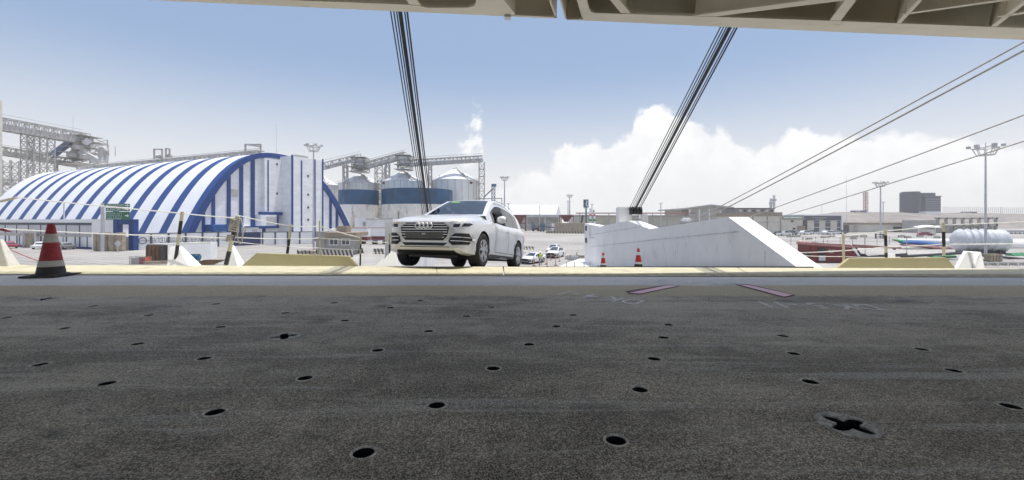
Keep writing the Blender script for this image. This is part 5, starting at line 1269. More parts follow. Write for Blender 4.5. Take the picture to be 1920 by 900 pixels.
mb = MB()
for px in (563, 577, 586, 590): mb.lathe([(.25, 0), (.2, .6), (.12, .7), (.2, .95), (0, 1.1)], GX(px, 70.2), 10)
tag(mb.build('hydrant_gear', M_tan, loc=GX(577, 70.2)), 'brownish valve gear standing by the floodlight mast foot', 'valve gear')
# container with wooden end
t = thing('shipping_container', 'white container with open brown plank end behind the sill', 'container', GX(330, 62))
a, b, c_ = GX(275, 62), GX(313, 61), GX(395, 66); hh = 2.45; U = Vector((0, 0, hh))
back = (c_-b)
mb = MB(); mb.prism([a, b, b+U, a+U], (b-a).cross(U).normalized()*-.1); mb.build('plank_end', M_brown, t)
mb = MB(); mb.prism([b+Vector((.12, 0, 0)), c_, c_+U, b+U+Vector((.12, 0, 0))], (-.5, 2.2, 0)); mb.build('side_wall', M_white, t)
mb = MB(); mb.prism([a+U, b+U, c_+U, c_+U+Vector((-2.6, 2.4, 0)), a+U+Vector((0, .2, 0))], (0, 0, .12)); mb.build('roof', M_galvd, t)
mb = MB(); m0 = a.lerp(b, .72)+Vector((0, -.1, .3)); m1 = a.lerp(b, .98)+Vector((0, -.1, .3)); mb.prism([m0, m1, m1+Vector((0, 0, 2.0)), m0+Vector((0, 0, 2.0))], (0, -.06, 0)); mb.build('open_door', M_dark, t)
for i in range(5): mb = MB(); p0 = a.lerp(b, i/5+.02)+Vector((0, -.12, .1)); mb.beam(p0, p0+Vector((0, 0, 2.2)), .1); mb.build('batten', M_brown, t)
def crate(label, px0, px1, py0, Y, m, name='wire_crate'):
    t = thing(name, label, 'crate', GX((px0+px1)/2, Y)); a, b = GX(px0, Y), GX(px1, Y); h = ZZ(py0, Y)-GZ; mb = MB()
    for i in range(6):
        u = i/5; p = a.lerp(b, u); mb.beam(p, p+Vector((0, 0, h)), .07); mb.beam(p+Vector((0, 1, 0)), p+Vector((0, 1, h)), .07); mb.beam(a+Vector((0, 0, h*u)), b+Vector((0, 0, h*u)), .07)
    mb.build('cage', m, t); MB().box((a+b)/2+Vector((0, .5, h*.4)), ((b-a).x*.85, .8, h*.75)).build('load', M_galvd if m is M_galv else M_orange, t)
crate('grey wire crate behind the sill left of the wooden container', 243, 260, 481, 58, M_galv); crate('orange red wire crate beside the wooden container', 261, 272, 482, 58, M_redl)
t = thing('pump_set', 'blue green pump drums on a green frame behind the sill', 'pump', GX(365, 57))
mb = MB()
for px in (355.5, 364.5, 374.5): mb.beam(GX(px, 57), P(px, 476.5, 57), .12); mb.beam(GX(px, 58), P(px, 476.5, 58), .12)
mb.beam(P(355, 477, 57), P(375, 477, 57), .12); mb.beam(P(355, 488, 57), P(375, 488, 57), .12); mb.build('frame', mat('green_frame', (.03, .2, .11), .5), t)
for px in (359.5, 369.5): MB().lathe([(.1, -.32), (.42, -.3), (.42, .3), (.1, .32)], P(px, 482.5, 57.5), 16, 'X').build('drum', M_bluetarp, t)
mb = MB()
for i in range(5): p = GX(378+i*5, 57+i*.15); mb.beam(p+Vector((-1.2, 0, .12+.12*i)), p+Vector((1.6, .3, .14+.12*i)), .3, .12)
tag(mb.build('plank_pile', M_brown, loc=GX(390, 57)), 'dark pile of planks lying right of the blue green pump', 'plank pile')
mb = MB(); mb.beam(GX(272, 57.5)+Vector((0, 0, .3)), GX(316, 57.5)+Vector((0, 0, .35)), .5, .35); tag(mb.build('timber_beam', M_tan, loc=GX(290, 57.5)), 'weathered timber beam lying before the wooden container', 'timber')
# trailers and cabins behind the booth
def trailer(label, px0, px1, py0, py1, Y, tone=M_white):
    t = thing('truck_trailer', label, 'trailer', GX((px0+px1)/2, Y), 'white trailers behind the guard booth'); a, b = P(px0, py1, Y), P(px1, py0, Y)
    MB().slab(a.x, b.x, Y, Y+2.6, a.z, b.z).build('box_body', tone, t); MB().slab(a.x-.1, b.x+.1, Y-.1, Y+2.7, a.z-.9, a.z-.02).build('chassis', M_red, t)
    MB().slab(a.x-.05, b.x+.05, Y-.06, Y+2.66, b.z+.01, b.z+.18).build('top_rail', M_redl, t)
    for u in (.12, .22, .72, .82): MB().lathe([(.2, -.3), (.5, -.28), (.5, .28), (.2, .3)], (lerp(a.x, b.x, u), Y+.3, GZ+.5), 14, 'Y').build('wheel', M_tyre, t)
trailer('left white box trailer with maroon chassis behind the guard booth', 652, 688, 428, 444, 108); trailer('right white box trailer with maroon chassis beside the silver car', 697, 729, 428, 443, 106)
t = thing('portable_cabin', 'long white portable cabins with corrugated roof edge before the tanks', 'cabin', GX(690, 128))
pbox('wall', 665, 703, 408.5, None, 128, 4, M_white, t); pbox('wall', 687, 737, 411, None, 126, 4, M_gable, t); pbox('roof', 686, 736, 409.5, 411.5, 125.6, 5, M_galvd, t); pbox('window', 680, 685, 416, 424, 127.8, .2, M_galvd, t)
# cars by the annex
tiny = {}
def tiny_car(label, px, Y, paint_m, rz_, group='parked cars on the port lot', van=False, zoff=0, sc=1.0):
    key = (paint_m.name, van)
    if key not in tiny:
        H_ = 1.75 if van else 1.5; mb = MB(); L2 = 2.25
        prof = [(-L2, .35), (-L2-.02, .75), (-1.25, .95), (-.55, H_), (1.3, H_), (1.95, 1.0), (L2, .95), (L2, .35)] if not van else [(-L2, .35), (-L2, .95), (-1.5, 1.15), (-1.0, H_), (.2, H_), (.3, 1.05), (L2, 1.0), (L2, .35)]
        mb.prism([(-.85, y, z) for y, z in prof], (1.7, 0, 0)); mb.mi = 1
        gl = [(-1.15, 1.0), (-.52, H_-.08), (1.2, H_-.08), (1.75, 1.02)] if not van else [(-1.35, 1.15), (-.95, H_-.08), (.12, H_-.08), (.2, 1.12)]
        mb.prism([(-.86, y, z) for y, z in gl], (1.72, 0, 0)); y0, z0 = gl[0]; y1, z1 = gl[1]
        mb.prism([(-.7, y0-.06, z0+.02), (.7, y0-.06, z0+.02), (.66, y1-.04, z1+.0), (-.66, y1-.04, z1)], (0, -.02, .02))
        mb.mi = 2
        for s in (-1, 1):
            for y in (-1.4, 1.4): mb.lathe([(.05, -.12), (.3, -.12), (.32, 0), (.3, .1), (.05, .1)], (s*.8, y, .32), 12, 'X')
        o = mb.build('parked_car', [paint_m, M_glassd, M_tyre]); tiny[key] = o
    else:
        o = tiny[key].copy(); COL.objects.link(o)
    g = GX(px, Y); place(o, (g.x, g.y, GZ+zoff), rz_, sc=sc); tag(o, label, 'car' if not van else 'pickup', group); return o
tiny_car('red parked car at the left edge before the annex', 13, 91, M_redcar, R(75)); tiny_car('white parked car half hidden left of the big cone', 81, 90, M_whitecar, R(20)); tiny_car('silver parked car just right of the big cone top', 121, 88, M_greycar, R(70))
mb = MB(); 
t = thing('gate_kiosk', 'small brown kiosk frame standing before the annex', 'kiosk', GX(54, 93)); pbox('door', 47, 54, 437, None, 93, 1.5, M_tan, t)
mb = MB()
for px in (44, 66): mb.beam(GX(px, 92.8), P(px, 434, 92.8), .25); mb.beam(GX(px, 94.5), P(px, 434, 94.5), .25)
mb.beam(P(44, 434, 92.8), P(66, 434, 92.8), .3); mb.build('frame', M_pole, t)
# ------------------------------------------------------------------ middle distance
t = thing('fabric_shed', 'long white fabric shed with pitched roof behind the car tail', 'shed', GX(1000, 300))
a, b = P(940, 402, 300), P(1042, 402, 300); r0 = P(945, 384.5, 312); r1 = P(1047, 384.5, 312)
mb = MB(); mb.quad(a, b, r1, r0); c0, c1 = P(943, 402, 324), P(1052, 402, 326); mb.quad(r0, r1, c1, c0); mb.build('roof', M_roofw, t); MB().quad(b, c1, r1).build('gable_end', M_gable, t)
mb = MB(); mb.slab(a.x, b.x, 300.5, 324, GZ, a.z-.05); mb.build('wall', M_conc, t)
t = thing('pipe_gallery', 'long grey elevated gallery crossing in front of the white shed', 'gallery', GX(1030, 260)); mb = MB(); mb.slab(P(940, 0, 260).x, P(1112, 0, 260).x, 260, 263, ZZ(407, 260), ZZ(402.5, 260)); mb.build('deck_beam', M_galv, t)
for px in (955, 987, 1022, 1048, 1078, 1100): MB().beam(GX(px, 261), P(px, 407, 261), .8).build('support_post', M_galv, t)
mb = MB(); mb.slab(P(990, 0, 258).x, P(1050, 0, 258).x, 264, 266, GZ, ZZ(407, 264)); mb.build('infill_wall', M_conc, t)
def hopper(label, px0, px1, py0, pym, Y):
    t = thing('grain_hopper', label, 'hopper', GX((px0+px1)/2, Y), 'red grain hoppers'); x0, x1 = P(px0, 0, Y).x, P(px1, 0, Y).x; zt, zm = ZZ(py0, Y), ZZ(pym, Y); w = (x1-x0); cx = (x0+x1)/2
    mb = MB(); T_ = [(x0, Y, zt), (x1, Y, zt), (x1, Y+w, zt), (x0, Y+w, zt)]; B_ = [(cx-w*.14, Y+w*.36, zm), (cx+w*.14, Y+w*.36, zm), (cx+w*.14, Y+w*.64, zm), (cx-w*.14, Y+w*.64, zm)]
    mb.add(T_+B_, [(0, 1, 5, 4), (1, 2, 6, 5), (2, 3, 7, 6), (3, 0, 4, 7), (4, 5, 6, 7)]); mb.build('funnel', M_red, t)
    mb = MB()
    for x in (x0, x1):
        for y in (Y-.1, Y+w): mb.beam((x, y, GZ), (x, y, zt+.2), .5)
    for z in (zt, (zt+GZ)/2): mb.beam((x0, Y-.1, z), (x1, Y-.1, z), .5); mb.beam((x0, Y+w, z), (x1, Y+w, z), .4)
    mb.beam((x0, Y-.1, GZ), (cx, Y-.1, (zt+GZ)/2), .3); mb.beam((x1, Y-.1, GZ), (cx, Y-.1, (zt+GZ)/2), .3); mb.build('frame', M_red, t)
    return t
hopper('tall red hopper frame just right of the silver car', 961, 986, 404, 419, 236); h2 = hopper('short red hopper rising behind the tan block wall', 1052, 1074, 404, 416, 222)
mb = MB(); mb.slab(P(1042, 0, 200).x, P(1110, 0, 200).x, 200, 206, GZ, ZZ(418, 200)); tag(mb.build('block_wall', M_tan, loc=GX(1075, 200)), 'tan stack of blocks forming a wall left of the white ramp wall', 'block wall')
a, b = GX(1024, 196), GX(1108, 190); mb = MB(); mb.prism([a, a+Vector((0, .4, 0)), a+Vector((0, .4, 1.1)), a+Vector((0, 0, 1.1))], b-a); tag(mb.build('striped_barrier', M_strip2, loc=a), 'long far striped barrier in front of the tan block wall', 'barrier', 'striped concrete barriers on the quay')
t = thing('forklift', 'dark heavy forklift with red body beside the red hopper', 'forklift', GX(1003, 232))
MB().slab(P(1003, 0, 232).x, P(1011, 0, 232).x, 232, 234.5, GZ+.7, GZ+2.2).build('body', M_red, t, bevel=.1); MB().slab(P(1000, 0, 232).x, P(1004, 0, 232).x, 232, 234.5, GZ+.6, GZ+3.6).build('cab', M_blues, t, bevel=.1)
for px in (997.5, 999.5): MB().beam(GX(px, 232)+Vector((0, 0, .3)), P(px, 415.5, 232), .45).build('mast', M_blues, t)
for px in (1000, 1009): MB().lathe([(.2, -.4), (.75, -.4), (.75, .4), (.2, .4)], GX(px, 231.8)+Vector((0, 0, .75)), 14, 'Y').build('wheel', M_tyre, t)
t = thing('flatbed_trailer', 'dark flatbed trailer parked right of the forklift', 'trailer', GX(1030, 225)); a, b = P(1008, 424, 225), P(1047, 427, 225); MB().beam(a, b, 2.4, .5).build('bed', M_dark, t)
for px in (1014, 1019, 1040, 1044): MB().lathe([(.2, -.4), (.55, -.4), (.55, .4), (.2, .4)], GX(px, 224)+Vector((0, 0, .55)), 12, 'Y').build('wheel', M_tyre, t)
t = thing('bulk_crates', 'low dark row of crates behind the forklift', 'crates', GX(993, 245)); 
for i, (a, b, y) in enumerate(((984, 995, 421), (1013, 1022, 419), (1024, 1034, 414), (1034, 1041, 419))): pbox('crate', a, b, y, None, 246+i*.3, 3, (M_galvd, M_blues, M_conc, M_white)[i], t)
t = thing('pylon_sign', 'blue pylon sign with a white sweep mark on a grey pole', 'sign', GX(1098.5, 215)); bp_ = pbox('sign_box', 1094.3, 1103.5, 374, 389, 215, 1.0, M_blues, t); MB().beam(GX(1098.8, 215.5), P(1098.8, 389, 215.5), .7).build('pole', M_blues, t); pbox('base_plate', 1095, 1103, 389.4, 391, 215, .9, M_galv, t)
mb = MB(); pts = [P(1100.5, 376.5, 214.9), P(1099.8, 380, 214.9), P(1099.3, 384, 214.9), P(1101.5, 387, 214.9)]; mb.tube(pts, .3, 6); mb.build('white_mark', M_letterw, bp_); 
mb = MB(); mb.tube([P(1096.3, 375, 214.9), P(1096.5, 381, 214.9)], .28, 6); mb.build('dark_mark', M_letterd, bp_)
for i, px in enumerate((1107, 1114.5)):
    t = thing('beacon_post', ['left white beacon post with red and green bands over the ramp wall', 'right white beacon post with red and green bands and black lamp'][i], 'beacon', GX(px, 70), 'white beacon posts with coloured bands'); b = GX(px, 70); MB().tube([b, P(px, 391 if i == 0 else 400, 70)], .17, 12).build('post', M_white, t)
    MB().tube([P(px, 404.5, 70), P(px, 402, 70)], .19, 12).build('red_band', M_cone, t); MB().tube([P(px, 414.5, 70), P(px, 411, 70)], .2, 12).build('green_band', mat('beacon_green', (.02, .25, .08), .5), t)
    if i: MB().lathe([(0, -.2), (.13, -.1), (.13, .1), (0, .2)], P(1113.3, 395.5, 70), 10).build('lamp', M_trim, t); MB().beam(P(1113.3, 397, 70), P(1114, 400, 70), .05).build('lamp_stem', M_trim, t)
mb = MB(); mb.beam(P(1090, 419, 215), P(1092.5, 403.5, 215), .9); tag(mb.build('dark_post', M_dark, loc=P(1090, 419, 215)), 'thick dark leaning post right of the short red hopper', 'post')
t = thing('warehouse', 'long low beige warehouse with red roof line behind the hoist post', 'warehouse', GX(1200, 240)); a = P(1085, 0, 240).x; b = P(1300, 0, 240).x
MB().slab(a, b, 240, 262, GZ, ZZ(407, 240)).build('wall', mat('pale_green_beige_wall', (.5, .5, .42), .8, var=.08, scale=.2), t); MB().slab(a, b, 239, 264, ZZ(407, 240), ZZ(403.5, 240)).build('roof', M_conc, t); MB().slab(a-2, b, 236, 237, ZZ(400.6, 236), ZZ(398.6, 236)).build('red_pipe', mat('dusty_red', (.3, .13, .11), .7), t)
for i in range(9): x = lerp(a, b, i/8); MB().beam((x, 236.5, GZ), (x, 236.5, ZZ(400, 236)), .4).build('pipe_support', M_conc, t)
# the quay edge beyond the ramp: parked white boxes seen over the ramp wall
t = thing('work_boat_cabin' if False else 'cargo_cover', 'white covered cargo seen over the tip of the white ramp wall', 'cargo', GX(1291, 90)); a, b = P(1284, 417, 90), P(1302, 408, 90)
MB().slab(a.x, b.x, 90, 93, a.z-1.2, a.z).build('base', M_conc, t); MB().slab(a.x+.2, b.x-.4, 90.2, 92.8, a.z, b.z+.0).build('cover', M_white, t, bevel=.3); MB().slab(a.x+.4, b.x-.5, 90.3, 92.7, GZ, a.z-1.2).build('stand', M_galvd, t)
# ------------------------------------------------------------------ buildings at right
M_tile = mat('grey_panel_wall', (.43, .42, .39), .8, var=.08, scale=.3)
t = thing('industrial_hall', 'grey tan panelled hall with shallow pitched roof above the wedge wall', 'hall', GX(1327, 250))
a, pk, b = P(1292, 391.5, 250), P(1331, 386.5, 250), P(1370, 391, 250); z0 = Vector((0, 0, GZ))
mb = MB(); mb.prism([Vector((a.x, 250, GZ)), Vector((b.x, 250, GZ)), b, pk, a], (0, 40, 0)); mb.build('wall', M_tile, t)
mb = MB(); A = P(1283, 393, 248); mb.prism([A, pk+Vector((0, -2, .1)), pk+Vector((0, -2, 1.0)), A+Vector((0, 0, .9))], (0, 44, 0)); B_ = b+Vector((1, -2, 0)); mb.prism([pk+Vector((0, -2, .1)), B_, B_+Vector((0, 0, .9)), pk+Vector((0, -2, 1.0))], (0, 44, 0)); mb.build('roof', M_galvd, t)
for px in (1293, 1311, 1330, 1350, 1368): MB().box((P(px, 0, 249.8).x, 249.8, (GZ+ZZ(392, 250))/2), (.7, .5, ZZ(392, 250)-GZ)).build('pilaster', M_white, t)
for py in (394.5, 405.5): MB().slab(a.x, b.x, 249.7, 249.9, ZZ(py, 250), ZZ(py-.7, 250)).build('wall_band', M_galvd, t)
pbox('side_lean_to', 1278, 1292, 397, None, 252, 10, mat('pink_brick', (.42, .3, .27), .85, var=.15, scale=.6), t)
t = thing('office_block', 'cream block with brown band and a windowed upper storey', 'office', GX(1420, 190))
pbox('wall', 1380, 1466, 405, None, 190, 18, M_cream, t); pbox('brown_band', 1379, 1467, 398, 405.5, 189.7, 18.6, M_brownb, t); us = pbox('upper_storey', 1378, 1452, 391.5, 398, 193, 12, mat('lilac_grey_wall', (.4, .39, .42), .8), t); pbox('upper_roof', 1375, 1454, 389.8, 391.5, 192, 14, M_letterd, t)
for i in range(8): pbox('window', 1386+i*8.3, 1391+i*8.3, 393, 397, 192.9, .2, M_glassd if i % 2 else M_white, us)
for px in (1412, 1439, 1464): pbox('pilaster', px-.8, px+.8, 405.5, None, 189.8, .3, M_tan, t)
MB().slab(P(1380, 0, 189).x, P(1466, 0, 189).x, 189.8, 189.95, ZZ(417, 190), ZZ(416.2, 190)).build('wall_band', M_galvd, t)
t = thing('office_block', 'low cream block with green roof band left of the dark parapet office', 'office', GX(1488, 205))
pbox('wall', 1465, 1505, 412, None, 205, 15, M_cream, t); pbox('roof_band', 1464, 1508, 404.5, 412, 204.6, 16, mat('grey_green_band', (.3, .33, .27), .8), t); pbox('roof_light', 1470, 1503, 407, 408.6, 204.4, .3, M_white, t); pbox('window', 1483, 1487.5, 413, 416.5, 204.85, .2, M_brown, t); pbox('door', 1487, 1491, 427, None, 204.85, .2, M_dark, t); pbox('annex_wall', 1497, 1510, 424, None, 204.4, .4, M_brownb, t)
t = thing('office_building', 'cream office with dark grey parapet sign and tall dark windows', 'office', GX(1545, 210))
pbox('wall', 1514, 1579, 413, None, 210, 20, M_cream, t); pp = pbox('parapet', 1506, 1580, 404.6, 413, 209.5, 20.6, mat('slate_cladding', (.1, .1, .125), .6, var=.1), t); pbox('roof_sheet', 1508, 1582, 402.4, 404.6, 209.2, 24, M_roofw, t); pbox('end_wall', 1506, 1514, 413, None, 210.5, 19, M_letterd, t); pbox('corner_post', 1578.2, 1581, 404.6, None, 209.0, .9, M_white, t)
for a, b in ((1527, 1536), (1548, 1557), (1570, 1577)):
    w_ = pbox('window', a, b, 418, 432, 209.85, .3, M_glassd, t); pbox('fanlight', a, b, 414, 417.2, 209.85, .3, M_blues, t); pbox('transom', a, b, 425.7, 426.5, 209.75, .2, M_white, w_)
mb = MB(); mb.text('CENTRO DE OPERACIONES', P(1522, 409, 209.4), (1, 0, 0), (0, 0, 1), .42, 7.3, 0); mb.text('PORTUARIAS', P(1529, 411.8, 209.4), (1, 0, 0), (0, 0, 1), .4, 3.6, 0); mb.build('parapet_lettering', M_letterw, pp)
t = thing('low_building', 'long low beige building behind the floodlight mast at right', 'building', GX(1640, 215))
pbox('wall', 1580, 1708, 421, None, 215, 14, M_cream, t); pbox('roof', 1580, 1709, 417.5, 421, 214.5, 15, M_brownb, t); pbox('dark_entrance', 1675, 1705, 425, None, 214.8, .4, M_glassd, t); pbox('porch_roof', 1580, 1615, 415.5, 417.3, 212, 5, M_roofw, t); pbox('dark_opening', 1581, 1592, 422, None, 214.7, .4, M_glassd, t); pbox('door', 1602, 1609, 423, None, 214.7, .3, M_galvd, t)
t = thing('frame_building', 'open concrete frame building behind the wrapped tank', 'building', GX(1800, 200))
pbox('wall', 1760, 1870, 424, None, 202, 10, M_cream, t); pbox('floor_slab', 1757, 1872, 420, 424, 200, 14, M_conc, t)
for i in range(8): pbox('column', 1759+i*15.5, 1762+i*15.5, 408, None, 200, 1.0, M_conc, t)
pbox('top_beam', 1757, 1872, 408, 411, 200, 1.2, M_conc, t); pbox('left_wall', 1720, 1757, 413, None, 203, 8, M_tile, t)
for i in range(7): pbox('lower_column', 1760+i*16, 1762+i*16, 424, None, 201.6, .4, M_conc, t)
t = thing('car_canopy', 'white shade canopy on posts left of the wrapped tank', 'canopy', GX(1738, 170)); mb = MB(); a = P(1738, 426, 172); mb.lathe([(4.4, 0), (3.2, .45), (1.2, .8), (0, .9)], a, 20); mb.build('canopy_roof', M_roofw, t)
for dx in (-3.4, 3.4): MB().beam(GX(1738, 172)+Vector((dx, 0, 0)), a+Vector((dx, 0, .3)), .25).build('canopy_post', M_white, t)
pbox('white_wall', 1723, 1752, 430, None, 173, .3, M_white, t)
# dark tower block
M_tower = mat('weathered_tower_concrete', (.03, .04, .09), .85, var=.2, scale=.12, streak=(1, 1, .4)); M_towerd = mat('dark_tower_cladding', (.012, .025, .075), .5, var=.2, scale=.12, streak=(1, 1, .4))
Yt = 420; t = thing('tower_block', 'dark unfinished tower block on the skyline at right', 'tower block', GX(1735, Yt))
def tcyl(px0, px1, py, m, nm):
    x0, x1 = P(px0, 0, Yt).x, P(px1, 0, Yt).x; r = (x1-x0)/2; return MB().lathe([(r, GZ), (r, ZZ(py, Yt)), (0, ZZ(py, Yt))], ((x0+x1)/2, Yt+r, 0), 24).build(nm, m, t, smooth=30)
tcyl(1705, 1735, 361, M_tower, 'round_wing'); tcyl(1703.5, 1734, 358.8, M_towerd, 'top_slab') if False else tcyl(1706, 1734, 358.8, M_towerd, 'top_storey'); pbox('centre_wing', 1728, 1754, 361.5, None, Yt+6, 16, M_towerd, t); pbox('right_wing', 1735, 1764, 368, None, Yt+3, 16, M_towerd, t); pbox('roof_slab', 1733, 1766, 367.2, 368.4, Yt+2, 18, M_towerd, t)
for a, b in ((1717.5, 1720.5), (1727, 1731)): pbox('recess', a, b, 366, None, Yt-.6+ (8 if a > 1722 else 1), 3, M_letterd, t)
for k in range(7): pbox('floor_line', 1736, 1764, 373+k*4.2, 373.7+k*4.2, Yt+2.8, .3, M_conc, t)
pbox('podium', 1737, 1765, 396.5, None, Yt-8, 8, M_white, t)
# earth bank / viaduct on the skyline
M_bank = mat('dusty_bank', (.24, .21, .19), .95, var=.3, scale=.05, dirt=((.13, .125, .11), .55, .05, (1, 1, 3), .1))
mb = MB(); n = 60; prof = []
random.seed(4)
def bank_y(px): return 404 if px < 1500 else (398+max(0, (1570-px))*.1 if px < 1700 else 398+(px-1700)*.012)
row = []
for i in range(n+1):
    px = 1470+i*(2600-1470)/n; x = (px-960)*430/800; zt = ZZ(bank_y(px), 430)+random.uniform(-.35, .35)
    row.append(((x*.72, 318+random.uniform(-4, 4), GZ), (x*.86, 370, lerp(GZ, zt, .55)+random.uniform(-.6, .6)), (x, 430, zt), (x*1.03, 445, zt), (x*1.06, 470, GZ)))
for i in range(n):
    for j in range(4): mb.quad(row[i][j], row[i+1][j], row[i+1][j+1], row[i][j+1])
tag(mb.build('embankment', M_bank, clean=True), kind='structure')
t = thing('skyline_cabin', 'small blue and pink cabin on the skyline below the lattice tower', 'cabin', P(1616, 400, 425)); pbox('wall', 1606, 1625, 394.5, 400, 425, 8, M_blues, t); pbox('side_wall', 1605, 1613, 395, 400, 424.6, .4, mat('pink_panel', (.5, .36, .36), .7), t)
b = P(1625, 398, 430); MBq = MB(); MBq.truss(b, P(1625, 359, 430), 2.6, 2.6, 12, .22); tag(MBq.build('telecom_tower', M_redl, loc=b), 'red and white lattice telecom tower on the skyline', 'telecom tower')
for i, (px, yt) in enumerate(((1446, 372), (1452, 366))):
    MBq = MB(); MBq.truss(P(px, 391, 196), P(px, yt, 196), .6, .6, 10, .08); MBq.box(P(px, yt+9, 196), (1.6, .8, .8)); tag(MBq.build('roof_aerial', M_pole, loc=P(px, 391, 196)), ['shorter lattice aerial on the brown banded block roof', 'taller lattice aerial on the brown banded block roof'][i], 'aerial')
t = thing('skyline_fence', 'long faint mesh fence on the skyline right of the dark tower', 'fence', P(1850, 399, 432)); mb = MB()
a, b = P(1768, 400.2, 432), P(2100, 403, 432); 
for i in range(90): p = a.lerp(b, i/89); mb.beam(p, p+Vector((0, 0, 6.5)), .22)
for z in (2.2, 4.4, 6.5): mb.beam(a+Vector((0, 0, z)), b+Vector((0, 0, z)), .14)
mb.build('fence_frame', M_pole, t)
for i, (a, b) in enumerate(((1806, 1814), (1816, 1824), (1826, 1833))): o = pbox('skyline_truck', a, b, 397, 400, 434, 3, M_letterd, bevel=.2); tag(o, ['leftmost dark truck shape on the skyline', 'middle dark truck shape on the skyline', 'rightmost dark truck shape on the skyline'][i], 'truck', 'dark vehicles on the skyline')
# ------------------------------------------------------------------ the lot at right
lot = [(1487, 192, M_whitecar, 80, 0, 'white car at the left end of the lot by the wedge wall'), (1470, 165, M_whitecar, 90, 1, 'white pickup just above the sloping end of the wedge wall'), (1459, 168, M_greycar, 85, 0, 'grey car half hidden by the wedge wall slope'), (1484, 188, M_darkcar, 80, 0, 'dark car beside the door of the green banded block'), (1497, 186, M_whitecar, 75, 0, 'white car before the green banded block corner'),
       (1511, 178, M_whitecar, 100, 0, 'large white car nearest the lot fence, left group'), (1516, 186, M_whitecar, 70, 0, 'white car close behind the large white one'), (1528, 190, M_darkcar, 90, 0, 'dark car below the first tall window'), (1545, 180, M_whitecar, 95, 1, 'white pickup before the second tall window'), (1554, 178, M_whitecar, 100, 0, 'white car between the pickup and the right pair'), (1567, 184, M_whitecar, 80, 0, 'white car before the third tall window'), (1576, 190, M_greycar, 60, 0, 'grey car at the right corner of the office'), (1482, 172, M_greycar, 90, 1, 'grey pickup right behind the wedge wall slope')]
for px, Y, m, a, v, lab in lot: tiny_car(lab, px, Y, m, R(a), van=bool(v), sc=1.12)
for i in range(7): tiny_car(['first', 'second', 'third', 'fourth', 'fifth', 'sixth', 'seventh'][i]+' white car from the left in the far row right of the wrapped tank', 1877+i*8, 190, M_whitecar, R(78+3*(i % 3)), group='far row of white cars')
rb_ = tiny_car('red vehicle under the white canopy', 1735, 165, M_redcar, R(70))
# post and rail fence and low barriers
t = thing('post_fence', 'dark post and rail fence along the lot behind the ochre coaming', 'fence', GX(1600, 105)); mb = MB(); a, b = GX(1460, 105), GX(1990, 105)
for i in range(24): mb = MB(); p = a.lerp(b, i/23); mb.beam(p, p+Vector((0, 0, 2.0)), .09); mb.build('fence_post', M_galvd, t)
for z in (.8, 1.9): MB().beam(a+Vector((0, 0, z)), b+Vector((0, 0, z)), .05).build('fence_rail', M_galvd, t)
t = thing('post_fence', 'near thin post fence in front of the red crane', 'fence', GX(1600, 72)); a, b = GX(1505, 72), GX(1700, 72)
for i in range(6): p = a.lerp(b, i/5); MB().beam(p, p+Vector((0, 0, 3.2)), .08).build('fence_post', M_galvd, t)
MB().beam(a+Vector((0, 0, 3.0)), b+Vector((0, 0, 3.0)), .05).build('fence_rail', M_galvd, t)
for i, (px, Y) in enumerate(((1482, 150), (1495, 150), (1560, 146), (1590, 150), (1603, 150), (1619, 150), (1545, 140), (1690, 150), (1702, 142), (1725, 150), (1757, 140), (1517, 128), (1600, 134))):
    a = GX(px-6, Y); b = GX(px+6, Y); mb = MB(); mb.prism([a+Vector((0, -.3, 0)), a+Vector((0, -.1, .8)), a+Vector((0, .1, .8)), a+Vector((0, .3, 0))], b-a)
    tag(mb.build('low_barrier', M_strip, loc=(a+b)/2), 'low striped concrete barrier block on the lot behind the right coaming', 'barrier', 'low barrier blocks on the lot')
t = thing('cable_box', 'dark framed switch box beside the floodlight mast foot', 'switch box', GX(1650, 139)); 
for px in (1642, 1656): MB().beam(GX(px, 139), P(px, 438, 139), .3).build('frame_post', M_dark, t)
for py in (440, 444): MB().beam(P(1642, py, 139), P(1656, py, 139), .25).build('frame_bar', M_dark, t)
# red crane with its boom lowered
t = thing('mobile_crane', 'dark red mobile crane body behind the right ochre coaming', 'crane', GX(1565, 60)); Yc = 60
mb = MB(); mb.prism([P(1520, 492, Yc), P(1520, 455.5, Yc), P(1596, 459, Yc), P(1616, 482, Yc), P(1616, 492, Yc)], (0, 2.8, 0)); cab = mb.build('body', M_red, t, bevel=.06)
mb = MB(); mb.prism([P(1520, 455, Yc-.1), P(1524, 454, Yc-.1), P(1604, 461.5, Yc-.1), P(1604, 465, Yc-.1), P(1520, 459.5, Yc-.1)], (0, 3.0, 0)); mb.build('top_frame', M_redl, t)
mb = MB(); mb.lathe([(0, -.1), (.62, -.08), (.62, .05), (0, .05)], P(1541, 471.5, Yc), 18, 'Y'); mb.build('fan_grille', M_trim, t); MB().box(P(1541, 484, Yc-.05), (.9, .2, .7)).build('step_box', M_pole, t)
mb = MB(); mb.prism([P(1598, 465, Yc-.15), P(1602, 465, Yc-.15), P(1613, 480, Yc-.15), P(1609, 480, Yc-.15)], (0, .1, 0)); mb.build('windscreen_strip', M_white, t)
mb = MB(); mb.prism([P(1604, 464.5, Yc-.13), P(1607, 464.5, Yc-.13), P(1618, 481, Yc-.13), P(1614.5, 481, Yc-.13)], (0, .1, 0)); mb.build('windscreen_strip', M_trim, t)
mb = MB(); mb.text('HIRE EAST', P(1553, 471, Yc-.08), (1, 0, 0), (0, 0, 1), .22, .98, .02); mb.text('FLEET', P(1555, 474.5, Yc-.08), (1, 0, 0), (0, 0, 1), .2, .62, .02); mb.build('white_lettering', M_letterw, cab)
MB().slab(P(1508, 0, Yc).x, P(1625, 0, Yc).x, Yc+.05, Yc+3, GZ+.35, GZ+.85).build('chassis', M_dark, t)
